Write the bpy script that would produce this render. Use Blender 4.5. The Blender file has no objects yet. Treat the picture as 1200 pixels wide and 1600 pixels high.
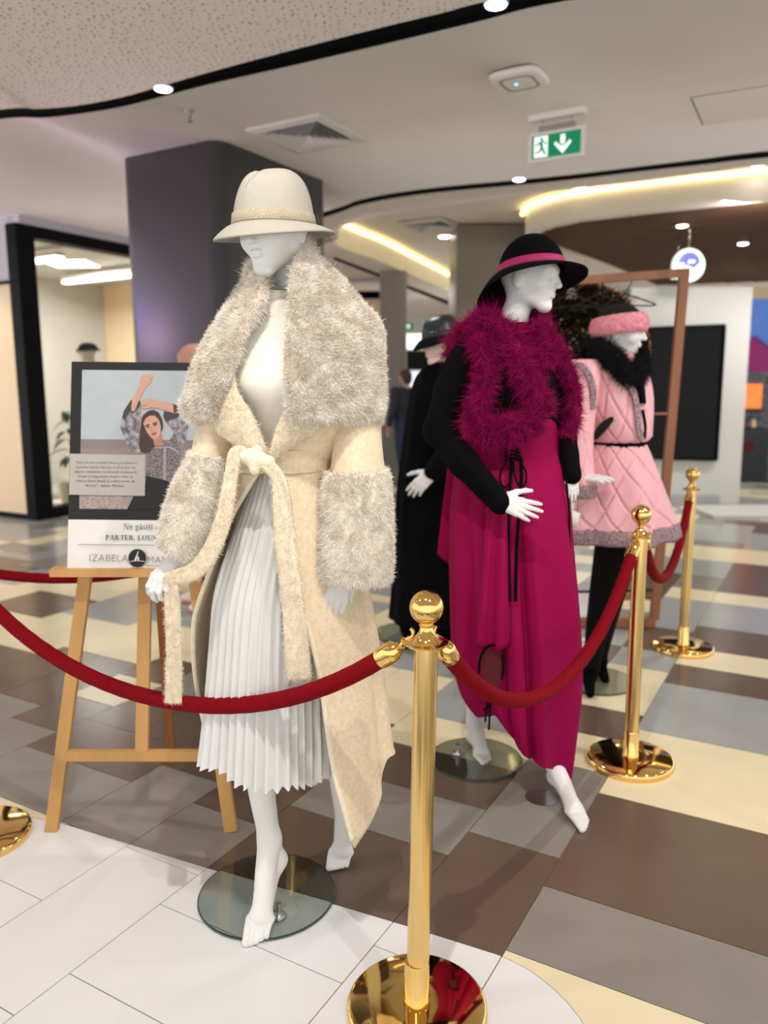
import bpy, bmesh, math, random
import numpy as np
from mathutils import Vector, Matrix

rng = np.random.default_rng(7)
random.seed(7)
SC = bpy.context.scene
COL = SC.collection
PI = math.pi

# ------------------------------------------------------------------ camera
CAM_H, F_PX = 1.41, 1227.0
PITCH, ROLL, AZ = math.radians(8.94), math.radians(-0.3), math.radians(29.79)
_f = np.array([0, math.cos(PITCH), -math.sin(PITCH)])
_u = np.array([0, math.sin(PITCH), math.cos(PITCH)])
_x = np.array([1.0, 0, 0])
_xr = _x * math.cos(ROLL) + _u * math.sin(ROLL)
_ur = -_x * math.sin(ROLL) + _u * math.cos(ROLL)
CAM = np.array([0, 0, CAM_H])

def P(px, py, Y):
    """point of the place seen at photo pixel (px, py) that stands at distance Y"""
    d = _xr * (px - 600) / F_PX - _ur * (py - 800) / F_PX + _f
    return CAM + d * (Y / d[1])

def PZ(px, py, z=0.0):
    d = _xr * (px - 600) / F_PX - _ur * (py - 800) / F_PX + _f
    return CAM + d * ((z - CAM_H) / d[2])

cd = bpy.data.cameras.new('camera')
cam = bpy.data.objects.new('camera', cd)
COL.objects.link(cam)
cd.sensor_fit = 'VERTICAL'
cd.sensor_height = 36.0
cd.lens = 36.0 * F_PX / 1600.0
cd.clip_start = 0.05
cam.matrix_world = Matrix(((_xr[0], _ur[0], -_f[0], 0), (_xr[1], _ur[1], -_f[1], 0), (_xr[2], _ur[2], -_f[2], CAM_H), (0, 0, 0, 1)))
cd.dof.use_dof = True
cd.dof.focus_distance = 1.88
cd.dof.aperture_fstop = 2.3
SC.camera = cam

# ------------------------------------------------------------------ world, lights, exposure
w = bpy.data.worlds.new('world')
SC.world = w
w.use_nodes = True
w.node_tree.nodes['Background'].inputs[0].default_value = (0.985, 0.99, 1.0, 1)
w.node_tree.nodes['Background'].inputs[1].default_value = 1.6
vs = SC.view_settings
vs.view_transform = 'Standard'
vs.look = 'None'
vs.gamma = 1.0
vs.exposure = 0.0
vs.use_curve_mapping = False

def light(name, kind, loc, energy, col=(1, 1, 1), target=None, size=0.1, spot=60, blend=0.4, sy=None):
    d = bpy.data.lights.new(name, kind)
    d.energy = energy
    d.color = col
    if kind == 'AREA':
        d.size = size
        if sy:
            d.shape = 'RECTANGLE'; d.size_y = sy
    else:
        d.shadow_soft_size = size
    if kind == 'SPOT':
        d.spot_size = math.radians(spot); d.spot_blend = blend
    o = bpy.data.objects.new(name, d)
    COL.objects.link(o)
    o.location = loc
    if target is not None:
        o.rotation_euler = (Vector(target) - Vector(loc)).to_track_quat('-Z', 'Y').to_euler()
    return o

WARM = (1.0, 0.975, 0.94)
# ceiling spotlights of the arcade (3.2 m ceiling), then added fill spots; the first ones stand behind and beside the camera
light('overhead_spot', 'SPOT', (-0.15, 0.75, 3.15), 130, WARM, (-0.3, 1.95, 0.4), 0.022, 75, 0.5)
light('overhead_spot', 'SPOT', (0.9, 0.35, 3.15), 75, WARM, (0.35, 2.4, 0.6), 0.04, 75, 0.6)
light('overhead_spot', 'SPOT', (-1.9, 1.1, 3.15), 36, WARM, (-0.8, 2.3, 0.5), 0.04, 75, 0.6)
light('overhead_spot', 'SPOT', (2.2, 2.0, 3.15), 130, WARM, (1.1, 3.4, 0.8), 0.05, 80, 0.6)
light('overhead_spot', 'SPOT', (-0.3, 4.6, 3.15), 90, WARM, (-0.4, 5.0, 0.0), 0.05, 110, 0.8)
light('overhead_spot', 'SPOT', (3.2, 5.2, 3.15), 130, WARM, (3.0, 5.8, 0.0), 0.05, 120, 0.8)
light('overhead_spot', 'SPOT', (-2.6, 6.3, 3.15), 110, WARM, (-2.6, 7.0, 0.0), 0.05, 110, 0.8)
light('overhead_spot', 'SPOT', (1.0, 9.0, 3.15), 160, WARM, (1.0, 9.3, 0.0), 0.05, 130, 0.8)
light('overhead_spot', 'SPOT', (5.0, 8.2, 3.15), 200, WARM, (4.6, 8.8, 0.0), 0.05, 130, 0.8)
for _x, _y, _e in ((4.0, 1.2, 60), (-3.8, 2.2, 60), (5.6, 4.2, 80)):  # added fill spots, unseen; their floor bounce brightens the ceiling
    light('overhead_spot', 'SPOT', (_x, _y, 3.15), _e, WARM, (_x, _y, 0), 0.06, 130, 0.9)
# blue shop sign light from the left of the arcade
light('blue_sign_light', 'SPOT', (-4.6, 5.8, 1.9), 150, (0.85, 0.5, 0.85), (-3.1, 6.6, 3.2), 0.05, 110, .8)
light('blue_sign_light', 'SPOT', (-4.2, 6.4, 2.2), 22, (0.15, 0.2, 1.0), (-2.0, 6.5, 2.3), 0.05, 60, .8)

# ------------------------------------------------------------------ materials
def lin(c):
    return tuple(((v / 255) / 12.92 if v / 255 <= 0.04045 else ((v / 255 + 0.055) / 1.055) ** 2.4) for v in c)

def mat(name, col, rough=0.6, metal=0.0, var=0.0, vscale=8.0, bump=0.0, bscale=60.0, sheen=0.0, spec=0.5, col2=None,
        emit=None, estr=0.0, trans=0.0, ior=1.45, alpha=1.0, coat=0.0, detail=4.0, vstretch=None, sheentint=None):
    m = bpy.data.materials.new(name)
    m.use_nodes = True
    nt = m.node_tree
    b = nt.nodes['Principled BSDF']
    c = lin(col)
    b.inputs['Base Color'].default_value = (*c, 1)
    b.inputs['Roughness'].default_value = rough
    b.inputs['Metallic'].default_value = metal
    b.inputs['Specular IOR Level'].default_value = spec
    b.inputs['IOR'].default_value = ior
    if sheen:
        b.inputs['Sheen Weight'].default_value = sheen
        b.inputs['Sheen Roughness'].default_value = 0.4
        if sheentint: b.inputs['Sheen Tint'].default_value = (*lin(sheentint), 1)
    if trans: b.inputs['Transmission Weight'].default_value = trans
    if coat: b.inputs['Coat Weight'].default_value = coat
    b.inputs['Alpha'].default_value = alpha
    if emit:
        b.inputs['Emission Color'].default_value = (*lin(emit), 1)
        b.inputs['Emission Strength'].default_value = estr
    tc = nt.nodes.new('ShaderNodeTexCoord')
    src = tc.outputs['Object']
    if vstretch:
        mp = nt.nodes.new('ShaderNodeMapping'); mp.inputs['Scale'].default_value = vstretch
        nt.links.new(src, mp.inputs[0]); src = mp.outputs[0]
    if var or col2:
        n = nt.nodes.new('ShaderNodeTexNoise'); n.inputs['Scale'].default_value = vscale; n.inputs['Detail'].default_value = detail
        nt.links.new(src, n.inputs['Vector'])
        r = nt.nodes.new('ShaderNodeValToRGB')
        r.color_ramp.elements[0].position = 0.3; r.color_ramp.elements[1].position = 0.7
        if col2:
            a, z = c, lin(col2)
        else:
            a = tuple(max(0, v * (1 - var)) for v in c); z = tuple(min(1, v * (1 + var)) for v in c)
        r.color_ramp.elements[0].color = (*a, 1); r.color_ramp.elements[1].color = (*z, 1)
        nt.links.new(n.outputs['Fac'], r.inputs[0]); nt.links.new(r.outputs[0], b.inputs['Base Color'])
    if bump:
        n2 = nt.nodes.new('ShaderNodeTexNoise'); n2.inputs['Scale'].default_value = bscale; n2.inputs['Detail'].default_value = 3
        nt.links.new(src, n2.inputs['Vector'])
        bp = nt.nodes.new('ShaderNodeBump'); bp.inputs['Strength'].default_value = bump; bp.inputs['Distance'].default_value = 0.004
        nt.links.new(n2.outputs['Fac'], bp.inputs['Height']); nt.links.new(bp.outputs[0], b.inputs['Normal'])
    return m

M = {}
def mk(key, *a, **k):
    M[key] = mat(key, *a, **k)
    return M[key]

# ------------------------------------------------------------------ object helpers
ORG = {}
def tag(o, label=None, cat=None, group=None, kind=None):
    if label: o['label'] = label
    if cat: o['category'] = cat
    if group: o['group'] = group
    if kind: o['kind'] = kind
    return o

def thing(name, loc, label, cat, group=None):
    o = bpy.data.objects.new(name, None)
    COL.objects.link(o)
    o.empty_display_size = 0.1
    o.location = [float(v) for v in loc]
    ORG[o] = np.array(loc, float)
    return tag(o, label, cat, group)

def mo(name, V, F, m, parent=None, smooth=True, label=None, kind=None, origin=None, angle=None):
    """one mesh object from world-space vertices"""
    V = np.asarray(V, float)
    if parent is not None:
        org = ORG[parent]
    elif origin is not None:
        org = np.array(origin, float)
    else:
        org = np.array([(V[:, 0].min() + V[:, 0].max()) / 2, (V[:, 1].min() + V[:, 1].max()) / 2, V[:, 2].min()])
    me = bpy.data.meshes.new(name)
    if isinstance(F, np.ndarray):
        k = F.shape[1]
        me.vertices.add(len(V)); me.vertices.foreach_set('co', (V - org).astype(np.float32).ravel())
        me.loops.add(F.size); me.loops.foreach_set('vertex_index', F.astype(np.int32).ravel())
        me.polygons.add(len(F)); me.polygons.foreach_set('loop_start', np.arange(0, F.size, k, dtype=np.int32))
        me.polygons.foreach_set('loop_total', np.full(len(F), k, dtype=np.int32))
        me.update(calc_edges=True)
    else:
        me.from_pydata([tuple(v) for v in (V - org)], [], F)
        me.update()
    if smooth:
        me.polygons.foreach_set('use_smooth', [True] * len(me.polygons))
        if angle:
            try: me.set_sharp_from_angle(angle=math.radians(angle))
            except Exception: pass
    mats = m if isinstance(m, (list, tuple)) else [m]
    for q in mats:
        me.materials.append(M[q] if isinstance(q, str) else q)
    o = bpy.data.objects.new(name, me)
    COL.objects.link(o)
    ORG[o] = org
    if parent is not None:
        o.parent = parent
    else:
        o.location = org
    if label: o['label'] = label
    if kind: o['kind'] = kind
    return o

def copy_tree(src, parent=None, keep=True):
    c = src.copy(); COL.objects.link(c); c.parent = parent
    for ch in [x for x in bpy.data.objects if x.parent is src]:
        copy_tree(ch, c)
    return c

class MB:
    """collects pieces of ONE part"""
    def __init__(s): s.V = []; s.F = []; s.n = 0
    def add(s, V, F):
        V = np.asarray(V, float); s.V.append(V)
        s.F += [tuple(int(i) + s.n for i in f) for f in F]
        s.n += len(V); return s
    def box(s, c, size, R=None):
        h = np.array(size, float) / 2
        v = np.array([[x, y, z] for x in (-1, 1) for y in (-1, 1) for z in (-1, 1)], float) * h
        if R is not None: v = v @ np.array(R).T
        return s.add(v + np.array(c, float), [(0, 1, 3, 2), (4, 6, 7, 5), (0, 4, 5, 1), (2, 3, 7, 6), (0, 2, 6, 4), (1, 5, 7, 3)])
    def bar(s, a, b, wx, wy, up=(0, 0, 1)):
        a = np.array(a, float); b = np.array(b, float); d = b - a; L = np.linalg.norm(d); d /= L
        up = np.array(up, float)
        if abs(d @ up) > .97: up = np.array([0, 1.0, 0])
        x = np.cross(d, up); x /= np.linalg.norm(x); y = np.cross(x, d)
        return s.box((a + b) / 2, (wx, wy, L), np.stack([x, y, d], 1))
    def tube(s, pts, r, n=12, cap=True):
        V, F = tube(pts, r, n, cap); return s.add(V, F)
    def lathe(s, prof, c, n=40, R=None):
        V, F = lathe(prof, c, n, R); return s.add(V, F)
    def build(s, name, m, parent=None, **k):
        return mo(name, np.concatenate(s.V), s.F, m, parent, **k)

def tube(pts, r, n=12, cap=True):
    pts = np.asarray(pts, float); k = len(pts)
    r = np.broadcast_to(np.asarray(r, float), (k,)) if np.ndim(r) <= 1 else r
    T = np.gradient(pts, axis=0); T /= np.linalg.norm(T, axis=1)[:, None] + 1e-12
    ref = np.array([0, 0, 1.0]) if abs(T[0][2]) < .9 else np.array([0, 1.0, 0])
    x = np.cross(T[0], ref); x /= np.linalg.norm(x)
    V = []; a = np.arange(n) * 2 * PI / n
    for i in range(k):
        x = x - T[i] * (x @ T[i]); x /= np.linalg.norm(x); y = np.cross(T[i], x)
        V.append(pts[i] + r[i] * (np.cos(a)[:, None] * x + np.sin(a)[:, None] * y))
    V = np.concatenate(V)
    F = [(i * n + j, i * n + (j + 1) % n, (i + 1) * n + (j + 1) % n, (i + 1) * n + j) for i in range(k - 1) for j in range(n)]
    if cap:
        F += [tuple(range(n - 1, -1, -1)), tuple(range((k - 1) * n, k * n))]
    return V, F

def lathe(prof, c, n=40, R=None):
    a = np.arange(n) * 2 * PI / n
    V = []
    for r, z in prof:
        V.append(np.stack([r * np.cos(a), r * np.sin(a), np.full(n, z)], 1))
    k = len(prof); V = np.concatenate(V)
    if R is not None: V = V @ np.array(R).T
    V = V + np.array(c, float)
    F = [(i * n + j, i * n + (j + 1) % n, (i + 1) * n + (j + 1) % n, (i + 1) * n + j) for i in range(k - 1) for j in range(n)]
    F += [tuple(range(n - 1, -1, -1)), tuple(range((k - 1) * n, k * n))]
    return V, F

def loft(rings, closed=True, cap=False):
    """rings: (k, n, 3)"""
    R = np.asarray(rings, float); k, n = R.shape[:2]
    i, j = np.meshgrid(np.arange(k - 1), np.arange(n if closed else n - 1), indexing='ij')
    j2 = (j + 1) % n
    F = np.stack([i * n + j, i * n + j2, (i + 1) * n + j2, (i + 1) * n + j], -1).reshape(-1, 4)
    return R.reshape(-1, 3), F

def resample(ctrl, m):
    """Catmull-Rom style resampling of control rows to m samples"""
    C = np.asarray(ctrl, float); k = len(C)
    t = np.linspace(0, k - 1, m); i = np.clip(t.astype(int), 0, k - 2); f = (t - i)
    f = f.reshape((-1,) + (1,) * (C.ndim - 1))
    p0 = C[np.clip(i - 1, 0, k - 1)]; p1 = C[i]; p2 = C[i + 1]; p3 = C[np.clip(i + 2, 0, k - 1)]
    return 0.5 * ((2 * p1) + (-p0 + p2) * f + (2 * p0 - 5 * p1 + 4 * p2 - p3) * f * f + (-p0 + 3 * p1 - 3 * p2 + p3) * f ** 3)

def sheet(grid, th, name, m, parent, flip=False, **k):
    """a thick cloth sheet from a (r, c, 3) grid of points"""
    G = np.asarray(grid, float); r, c = G.shape[:2]
    du = np.gradient(G, axis=1); dv = np.gradient(G, axis=0)
    N = np.cross(du, dv); N /= np.linalg.norm(N, axis=2)[..., None] + 1e-12
    if flip: N = -N
    A = (G + N * th / 2).reshape(-1, 3); B = (G - N * th / 2).reshape(-1, 3)
    F = []
    o = r * c
    i, j = np.meshgrid(np.arange(r - 1), np.arange(c - 1), indexing='ij')
    q = np.stack([i * c + j, i * c + j + 1, (i + 1) * c + j + 1, (i + 1) * c + j], -1).reshape(-1, 4)
    q2 = q[:, ::-1] + o
    edge = [i * c for i in range(r)] + [(r - 1) * c + j for j in range(1, c)] + [i * c + c - 1 for i in range(r - 2, -1, -1)] + [j for j in range(c - 2, 0, -1)]
    e = np.array(edge); e2 = np.roll(e, -1)
    q3 = np.stack([e, e2, e2 + o, e + o], 1)
    return mo(name, np.concatenate([A, B]), np.concatenate([q, q2, q3]), m, parent, **k)

# ---- smooth noise for cloth and fur
_tab = rng.random((32, 32, 32))
def noise3(p, s=1.0):
    p = np.asarray(p, float) * s
    i = np.floor(p).astype(int); f = p - i; f = f * f * (3 - 2 * f)
    g = lambda a, b, c: _tab[(i[..., 0] + a) % 32, (i[..., 1] + b) % 32, (i[..., 2] + c) % 32]
    x, y, z = f[..., 0], f[..., 1], f[..., 2]
    c0 = (g(0,0,0)*(1-x)+g(1,0,0)*x)*(1-y)+(g(0,1,0)*(1-x)+g(1,1,0)*x)*y
    c1 = (g(0,0,1)*(1-x)+g(1,0,1)*x)*(1-y)+(g(0,1,1)*(1-x)+g(1,1,1)*x)*y
    return (c0 * (1 - z) + c1 * z) * 2 - 1

# ---- signed distance modelling (smooth unions) and surface nets
class SDF:
    def __init__(s): s.items = []
    def cap(s, a, b, ra, rb, k=0.012, sub=False):
        s.items.append(('c', np.array(a, float), np.array(b, float), ra, rb, k, sub)); return s
    def ell(s, c, r, k=0.012, R=None, sub=False):
        s.items.append(('e', np.array(c, float), np.array(r, float), None if R is None else np.array(R, float), None, k, sub)); return s
    def chain(s, pts, rad, k=0.012):
        for i in range(len(pts) - 1): s.cap(pts[i], pts[i + 1], rad[i], rad[i + 1], k)
        return s
    def limb(s, pts, rad, n=28, k=0.004):
        q = resample(np.array(pts, float), n); r = np.interp(np.linspace(0, len(rad) - 1, n), np.arange(len(rad)), rad)
        r = np.convolve(np.pad(r, 2, mode='edge'), np.ones(5) / 5, 'valid')
        return s.chain(q, list(r), k)
    def mesh(s, h):
        lo = np.full(3, 1e9); hi = -lo
        for it in s.items:
            if it[6]: continue
            if it[0] == 'c':
                r = max(it[3], it[4]); lo = np.minimum(lo, np.minimum(it[1], it[2]) - r); hi = np.maximum(hi, np.maximum(it[1], it[2]) + r)
            else:
                r = it[2].max(); lo = np.minimum(lo, it[1] - r); hi = np.maximum(hi, it[1] + r)
        lo -= 3 * h; hi += 3 * h
        n = np.ceil((hi - lo) / h).astype(int) + 1
        D = np.full(n, 0.05, np.float32)
        for it in s.items:
            if it[0] == 'c': r = max(it[3], it[4]); l = np.minimum(it[1], it[2]) - r; u = np.maximum(it[1], it[2]) + r
            else: r = it[2].max(); l = it[1] - r; u = it[1] + r
            k = it[5]; pad = 2.0 * k + 3 * h
            i0 = np.clip(np.floor((l - pad - lo) / h).astype(int), 0, n); i1 = np.clip(np.ceil((u + pad - lo) / h).astype(int) + 1, 0, n)
            if (i1 <= i0).any(): continue
            X = (lo[0] + np.arange(i0[0], i1[0]) * h)[:, None, None]; Yy = (lo[1] + np.arange(i0[1], i1[1]) * h)[None, :, None]; Z = (lo[2] + np.arange(i0[2], i1[2]) * h)[None, None, :]
            if it[0] == 'c':
                a, b = it[1], it[2]; d = b - a; L2 = d @ d + 1e-12
                t = np.clip(((X - a[0]) * d[0] + (Yy - a[1]) * d[1] + (Z - a[2]) * d[2]) / L2, 0, 1)
                q = np.sqrt((X - a[0] - t * d[0]) ** 2 + (Yy - a[1] - t * d[1]) ** 2 + (Z - a[2] - t * d[2]) ** 2) - (it[3] + (it[4] - it[3]) * t)
            else:
                dx, dy, dz = X - it[1][0], Yy - it[1][1], Z - it[1][2]
                if it[3] is not None:
                    R = it[3]
                    dx, dy, dz = (R[0,0]*dx+R[1,0]*dy+R[2,0]*dz), (R[0,1]*dx+R[1,1]*dy+R[2,1]*dz), (R[0,2]*dx+R[1,2]*dy+R[2,2]*dz)
                r = it[2]
                k0 = np.sqrt((dx / r[0]) ** 2 + (dy / r[1]) ** 2 + (dz / r[2]) ** 2)
                k1 = np.sqrt((dx / r[0] ** 2) ** 2 + (dy / r[1] ** 2) ** 2 + (dz / r[2] ** 2) ** 2) + 1e-9
                q = k0 * (k0 - 1) / k1
            sl = tuple(slice(i0[a], i1[a]) for a in range(3))
            old = D[sl]
            if it[6]:
                hh = np.maximum(k - np.abs(-q - old), 0) / k; D[sl] = np.maximum(old, -q) + hh * hh * k * .25
            else:
                hh = np.maximum(k - np.abs(q - old), 0) / k; D[sl] = np.minimum(old, q) - hh * hh * k * .25
        return nets(D, lo, h)

def nets(D, lo, h):
    S = D < 0
    nx, ny, nz = D.shape
    cnt = np.zeros((nx - 1, ny - 1, nz - 1), np.uint8)
    for a in (0, 1):
        for b in (0, 1):
            for c in (0, 1):
                cnt += S[a:nx - 1 + a, b:ny - 1 + b, c:nz - 1 + c]
    act = (cnt > 0) & (cnt < 8)
    idx = np.full(act.shape, -1, np.int32)
    I = np.argwhere(act); idx[act] = np.arange(len(I))
    acc = np.zeros((len(I), 3)); w_ = np.zeros(len(I))
    cs = [(a, b, c) for a in (0, 1) for b in (0, 1) for c in (0, 1)]
    for p in cs:
        for ax in range(3):
            if p[ax]: continue
            q = list(p); q[ax] = 1
            d0 = D[I[:, 0] + p[0], I[:, 1] + p[1], I[:, 2] + p[2]]; d1 = D[I[:, 0] + q[0], I[:, 1] + q[1], I[:, 2] + q[2]]
            m_ = (d0 < 0) != (d1 < 0)
            t = np.where(m_, d0 / np.where(m_, d0 - d1, 1), 0)
            pos = np.tile(np.array(p, float), (len(I), 1)); pos[:, ax] = t
            acc += pos * m_[:, None]; w_ += m_
    V = (I + acc / np.maximum(w_, 1)[:, None]) * h + lo
    F = []
    for ax in range(3):
        b, c = (ax + 1) % 3, (ax + 2) % 3
        A0 = [slice(None)] * 3; A1 = [slice(None)] * 3
        A0[ax] = slice(0, -1); A1[ax] = slice(1, None)
        s0, s1 = S[tuple(A0)], S[tuple(A1)]
        E = np.argwhere(s0 != s1)
        E = E[(E[:, b] > 0) & (E[:, c] > 0) & (E[:, b] < D.shape[b] - 1) & (E[:, c] < D.shape[c] - 1)]
        inside = S[E[:, 0], E[:, 1], E[:, 2]]
        def cell(db, dc):
            q = E.copy(); q[:, b] -= db; q[:, c] -= dc
            return idx[q[:, 0], q[:, 1], q[:, 2]]
        quad = np.stack([cell(1, 1), cell(0, 1), cell(0, 0), cell(1, 0)], 1)
        quad[~inside] = quad[~inside][:, ::-1]
        F.append(quad)
    F = np.concatenate(F)
    F = F[(F >= 0).all(1)]
    return V, F

def relax(V, F, it=2):
    n = len(V)
    for _ in range(it):
        acc = np.zeros_like(V); c = np.zeros(n)
        for a in range(4):
            b = (a + 1) % 4
            np.add.at(acc, F[:, a], V[F[:, b]]); np.add.at(acc, F[:, b], V[F[:, a]])
            np.add.at(c, F[:, a], 1); np.add.at(c, F[:, b], 1)
        V = V * .4 + acc / np.maximum(c, 1)[:, None] * .6
    return V

# ---- fur and feathers: tapered blades rooted on a surface
def surface_samples(V, F, n, keep=None):
    V = np.asarray(V, float); F = np.asarray([f for f in F if len(f) == 4]) if not isinstance(F, np.ndarray) else F
    T = np.concatenate([F[:, [0, 1, 2]], F[:, [0, 2, 3]]])
    a, b, c = V[T[:, 0]], V[T[:, 1]], V[T[:, 2]]
    N = np.cross(b - a, c - a); ar = np.linalg.norm(N, axis=1)
    N /= ar[:, None] + 1e-12
    if keep is not None:
        ar = ar * keep((a + b + c) / 3, N)
    ch = rng.choice(len(T), n, p=ar / ar.sum())
    u, v = rng.random(n), rng.random(n); s = u + v > 1; u[s] = 1 - u[s]; v[s] = 1 - v[s]
    p = a[ch] + (b[ch] - a[ch]) * u[:, None] + (c[ch] - a[ch]) * v[:, None]
    return p, N[ch]

def blades(p, N, length, width, comb=None, jit=0.5, curl=0.3, seg=3, clump=0.0):
    """strands as tapered ribbons; returns V, F(quads/tri as quads)"""
    n = len(p)
    L = length * (0.6 + 0.8 * rng.random(n)) if np.ndim(length) == 0 else length
    d = N + jit * rng.normal(size=(n, 3))
    if comb is not None: d = d + comb
    if clump:
        cl = np.stack([noise3(p + 3.1, 70.0), noise3(p + 17.7, 70.0), noise3(p + 29.3, 70.0)], 1); d = d + clump * cl
        cl = np.stack([noise3(p + 5.1, 28.0), noise3(p + 11.7, 28.0), noise3(p + 23.3, 28.0)], 1); d = d + clump * .8 * cl
    d /= np.linalg.norm(d, axis=1)[:, None]
    bend = rng.normal(size=(n, 3)) * curl
    side = np.cross(d, rng.normal(size=(n, 3))); side /= np.linalg.norm(side, axis=1)[:, None] + 1e-9
    R = []
    for k in range(seg + 1):
        t = k / seg
        c = p + d * (L * t)[:, None] + bend * (L * t * t)[:, None]
        wv = width * (1 - t * .85)
        R.append(c - side * wv / 2); R.append(c + side * wv / 2)
    V = np.stack(R, 1).reshape(-1, 3)
    m = 2 * (seg + 1)
    base = (np.arange(n) * m)[:, None]
    F = np.concatenate([base + np.array([[2 * k, 2 * k + 1, 2 * k + 3, 2 * k + 2]]) for k in range(seg)])
    return V, F

# ------------------------------------------------------------------ palette
mk('tile_brown', (104, 86, 73), .22, var=.05, vscale=5, spec=.45)
mk('tile_grey', (138, 132, 124), .22, var=.05, vscale=5, spec=.45)
mk('tile_cream', (230, 216, 180), .22, var=.04, vscale=4, spec=.45)
mk('tile_lightgrey', (160, 162, 160), .2, var=.05, vscale=4, spec=.5)
mk('tile_white', (226, 226, 226), .25, var=.025, vscale=3, spec=.4)
mk('grout', (120, 108, 98), .8, var=.1)
mk('plaster', (238, 233, 226), .7, var=.02, vscale=1.5)
mk('plaster_far', (226, 216, 208), .7, var=.02, vscale=1.5)
mk('black_matte', (6, 6, 6), .9, var=.2, spec=.05)
mk('black_frame', (7, 7, 8), .45, var=.2, spec=.12)
mk('pillar_paint', (56, 52, 54), .33, var=.04, vscale=2, spec=.5)
mk('pillar_olive', (122, 116, 100), .45, var=.05, vscale=2)
mk('pillar_grey', (150, 148, 142), .4, var=.05, vscale=2)
mk('wall_white', (200, 198, 192), .55, var=.02, vscale=1.5)
mk('wall_beige', (246, 218, 184), .55, var=.02, vscale=1.5)
mk('fascia', (190, 188, 196), .5, var=.02, vscale=1.5)
mk('walnut', (92, 64, 44), .6, spec=.15, var=.3, vscale=6, vstretch=(.4, 6, 6))
mk('led_yellow', (255, 240, 170), emit=(255, 238, 165), estr=2.6, var=.02)
mk('lamp_white', (255, 250, 240), emit=(255, 250, 242), estr=12.0, var=.01)
mk('lamp_bar', (255, 252, 246), emit=(255, 252, 246), estr=4.0, var=.01)
mk('white_plastic', (226, 222, 216), .45, var=.02)
mk('vent_metal', (205, 202, 196), .5, var=.04)
mk('vent_dark', (120, 122, 118), .7, var=.1)
mk('steel', (190, 190, 188), .25, 1.0, var=.05)
m = mk('glass_clear', (245, 250, 248), .02, trans=1.0, ior=1.14, var=.005)
mk('screen_black', (4, 5, 6), .3, var=.2, spec=.2)

# perforated acoustic board: scattered round holes of several sizes
pm = mat('perforated_board', (200, 186, 174), .75, var=.02)
nt = pm.node_tree; bs = nt.nodes['Principled BSDF']
tc = nt.nodes.new('ShaderNodeTexCoord')
vo = nt.nodes.new('ShaderNodeTexVoronoi'); vo.voronoi_dimensions = '2D'; vo.inputs['Scale'].default_value = 27.0; vo.inputs['Randomness'].default_value = 0.75
nt.links.new(tc.outputs['Object'], vo.inputs['Vector'])
sep = nt.nodes.new('ShaderNodeSeparateColor'); nt.links.new(vo.outputs['Color'], sep.inputs[0])
mr = nt.nodes.new('ShaderNodeMapRange'); mr.inputs[3].default_value = .07; mr.inputs[4].default_value = .20
nt.links.new(sep.outputs[0], mr.inputs[0])
lt = nt.nodes.new('ShaderNodeMath'); lt.operation = 'LESS_THAN'; nt.links.new(vo.outputs['Distance'], lt.inputs[0]); nt.links.new(mr.outputs[0], lt.inputs[1])
mx = nt.nodes.new('ShaderNodeMix'); mx.data_type = 'RGBA'
old = bs.inputs['Base Color'].links[0].from_socket
nt.links.new(lt.outputs[0], mx.inputs[0]); nt.links.new(old, mx.inputs[6]); mx.inputs[7].default_value = (*lin((112, 98, 88)), 1)
nt.links.new(mx.outputs[2], bs.inputs['Base Color'])
M['perforated_board'] = pm

# ------------------------------------------------------------------ floor and its tiles
CA = np.array([math.cos(AZ), -math.sin(AZ), 0.0]); FA = np.array([math.sin(AZ), math.cos(AZ), 0.0])
UO, VO, TU, TV = -0.63, 0.06, 0.30, 0.15
VB = np.array([(-9, .2), (-3.0, 1.35), (-2.6, 1.44), (-2.363, 1.497), (-2.12, 1.551), (-1.523, 1.601), (-1.106, 1.647), (-.889, 1.667), (-.634, 1.685), (-.56, 1.675), (-.493, 1.649), (-.44, 1.616), (-.39, 1.5745), (-.34, 1.51), (-.295, 1.42), (-.262, 1.3), (-.24, 1.15), (-.23, .9), (-.22, -9)])
vb = lambda u: np.interp(u, VB[:, 0], VB[:, 1])
floor = mo('floor', [(-7.5, -1, -.05), (10.5, -1, -.05), (10.5, 24, -.05), (-7.5, 24, -.05), (-7.5, -1, -.004), (10.5, -1, -.004), (10.5, 24, -.004), (-7.5, 24, -.004)],
           [(3, 2, 1, 0), (4, 5, 6, 7), (0, 1, 5, 4), (1, 2, 6, 5), (2, 3, 7, 6), (3, 0, 4, 7)], 'grout', None, smooth=False, origin=(0, 0, 0))
floor['kind'] = 'structure'
B_, G_, C_, L_, W_ = 'tile_brown', 'tile_grey', 'tile_cream', 'tile_lightgrey', 'tile_white'
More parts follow.
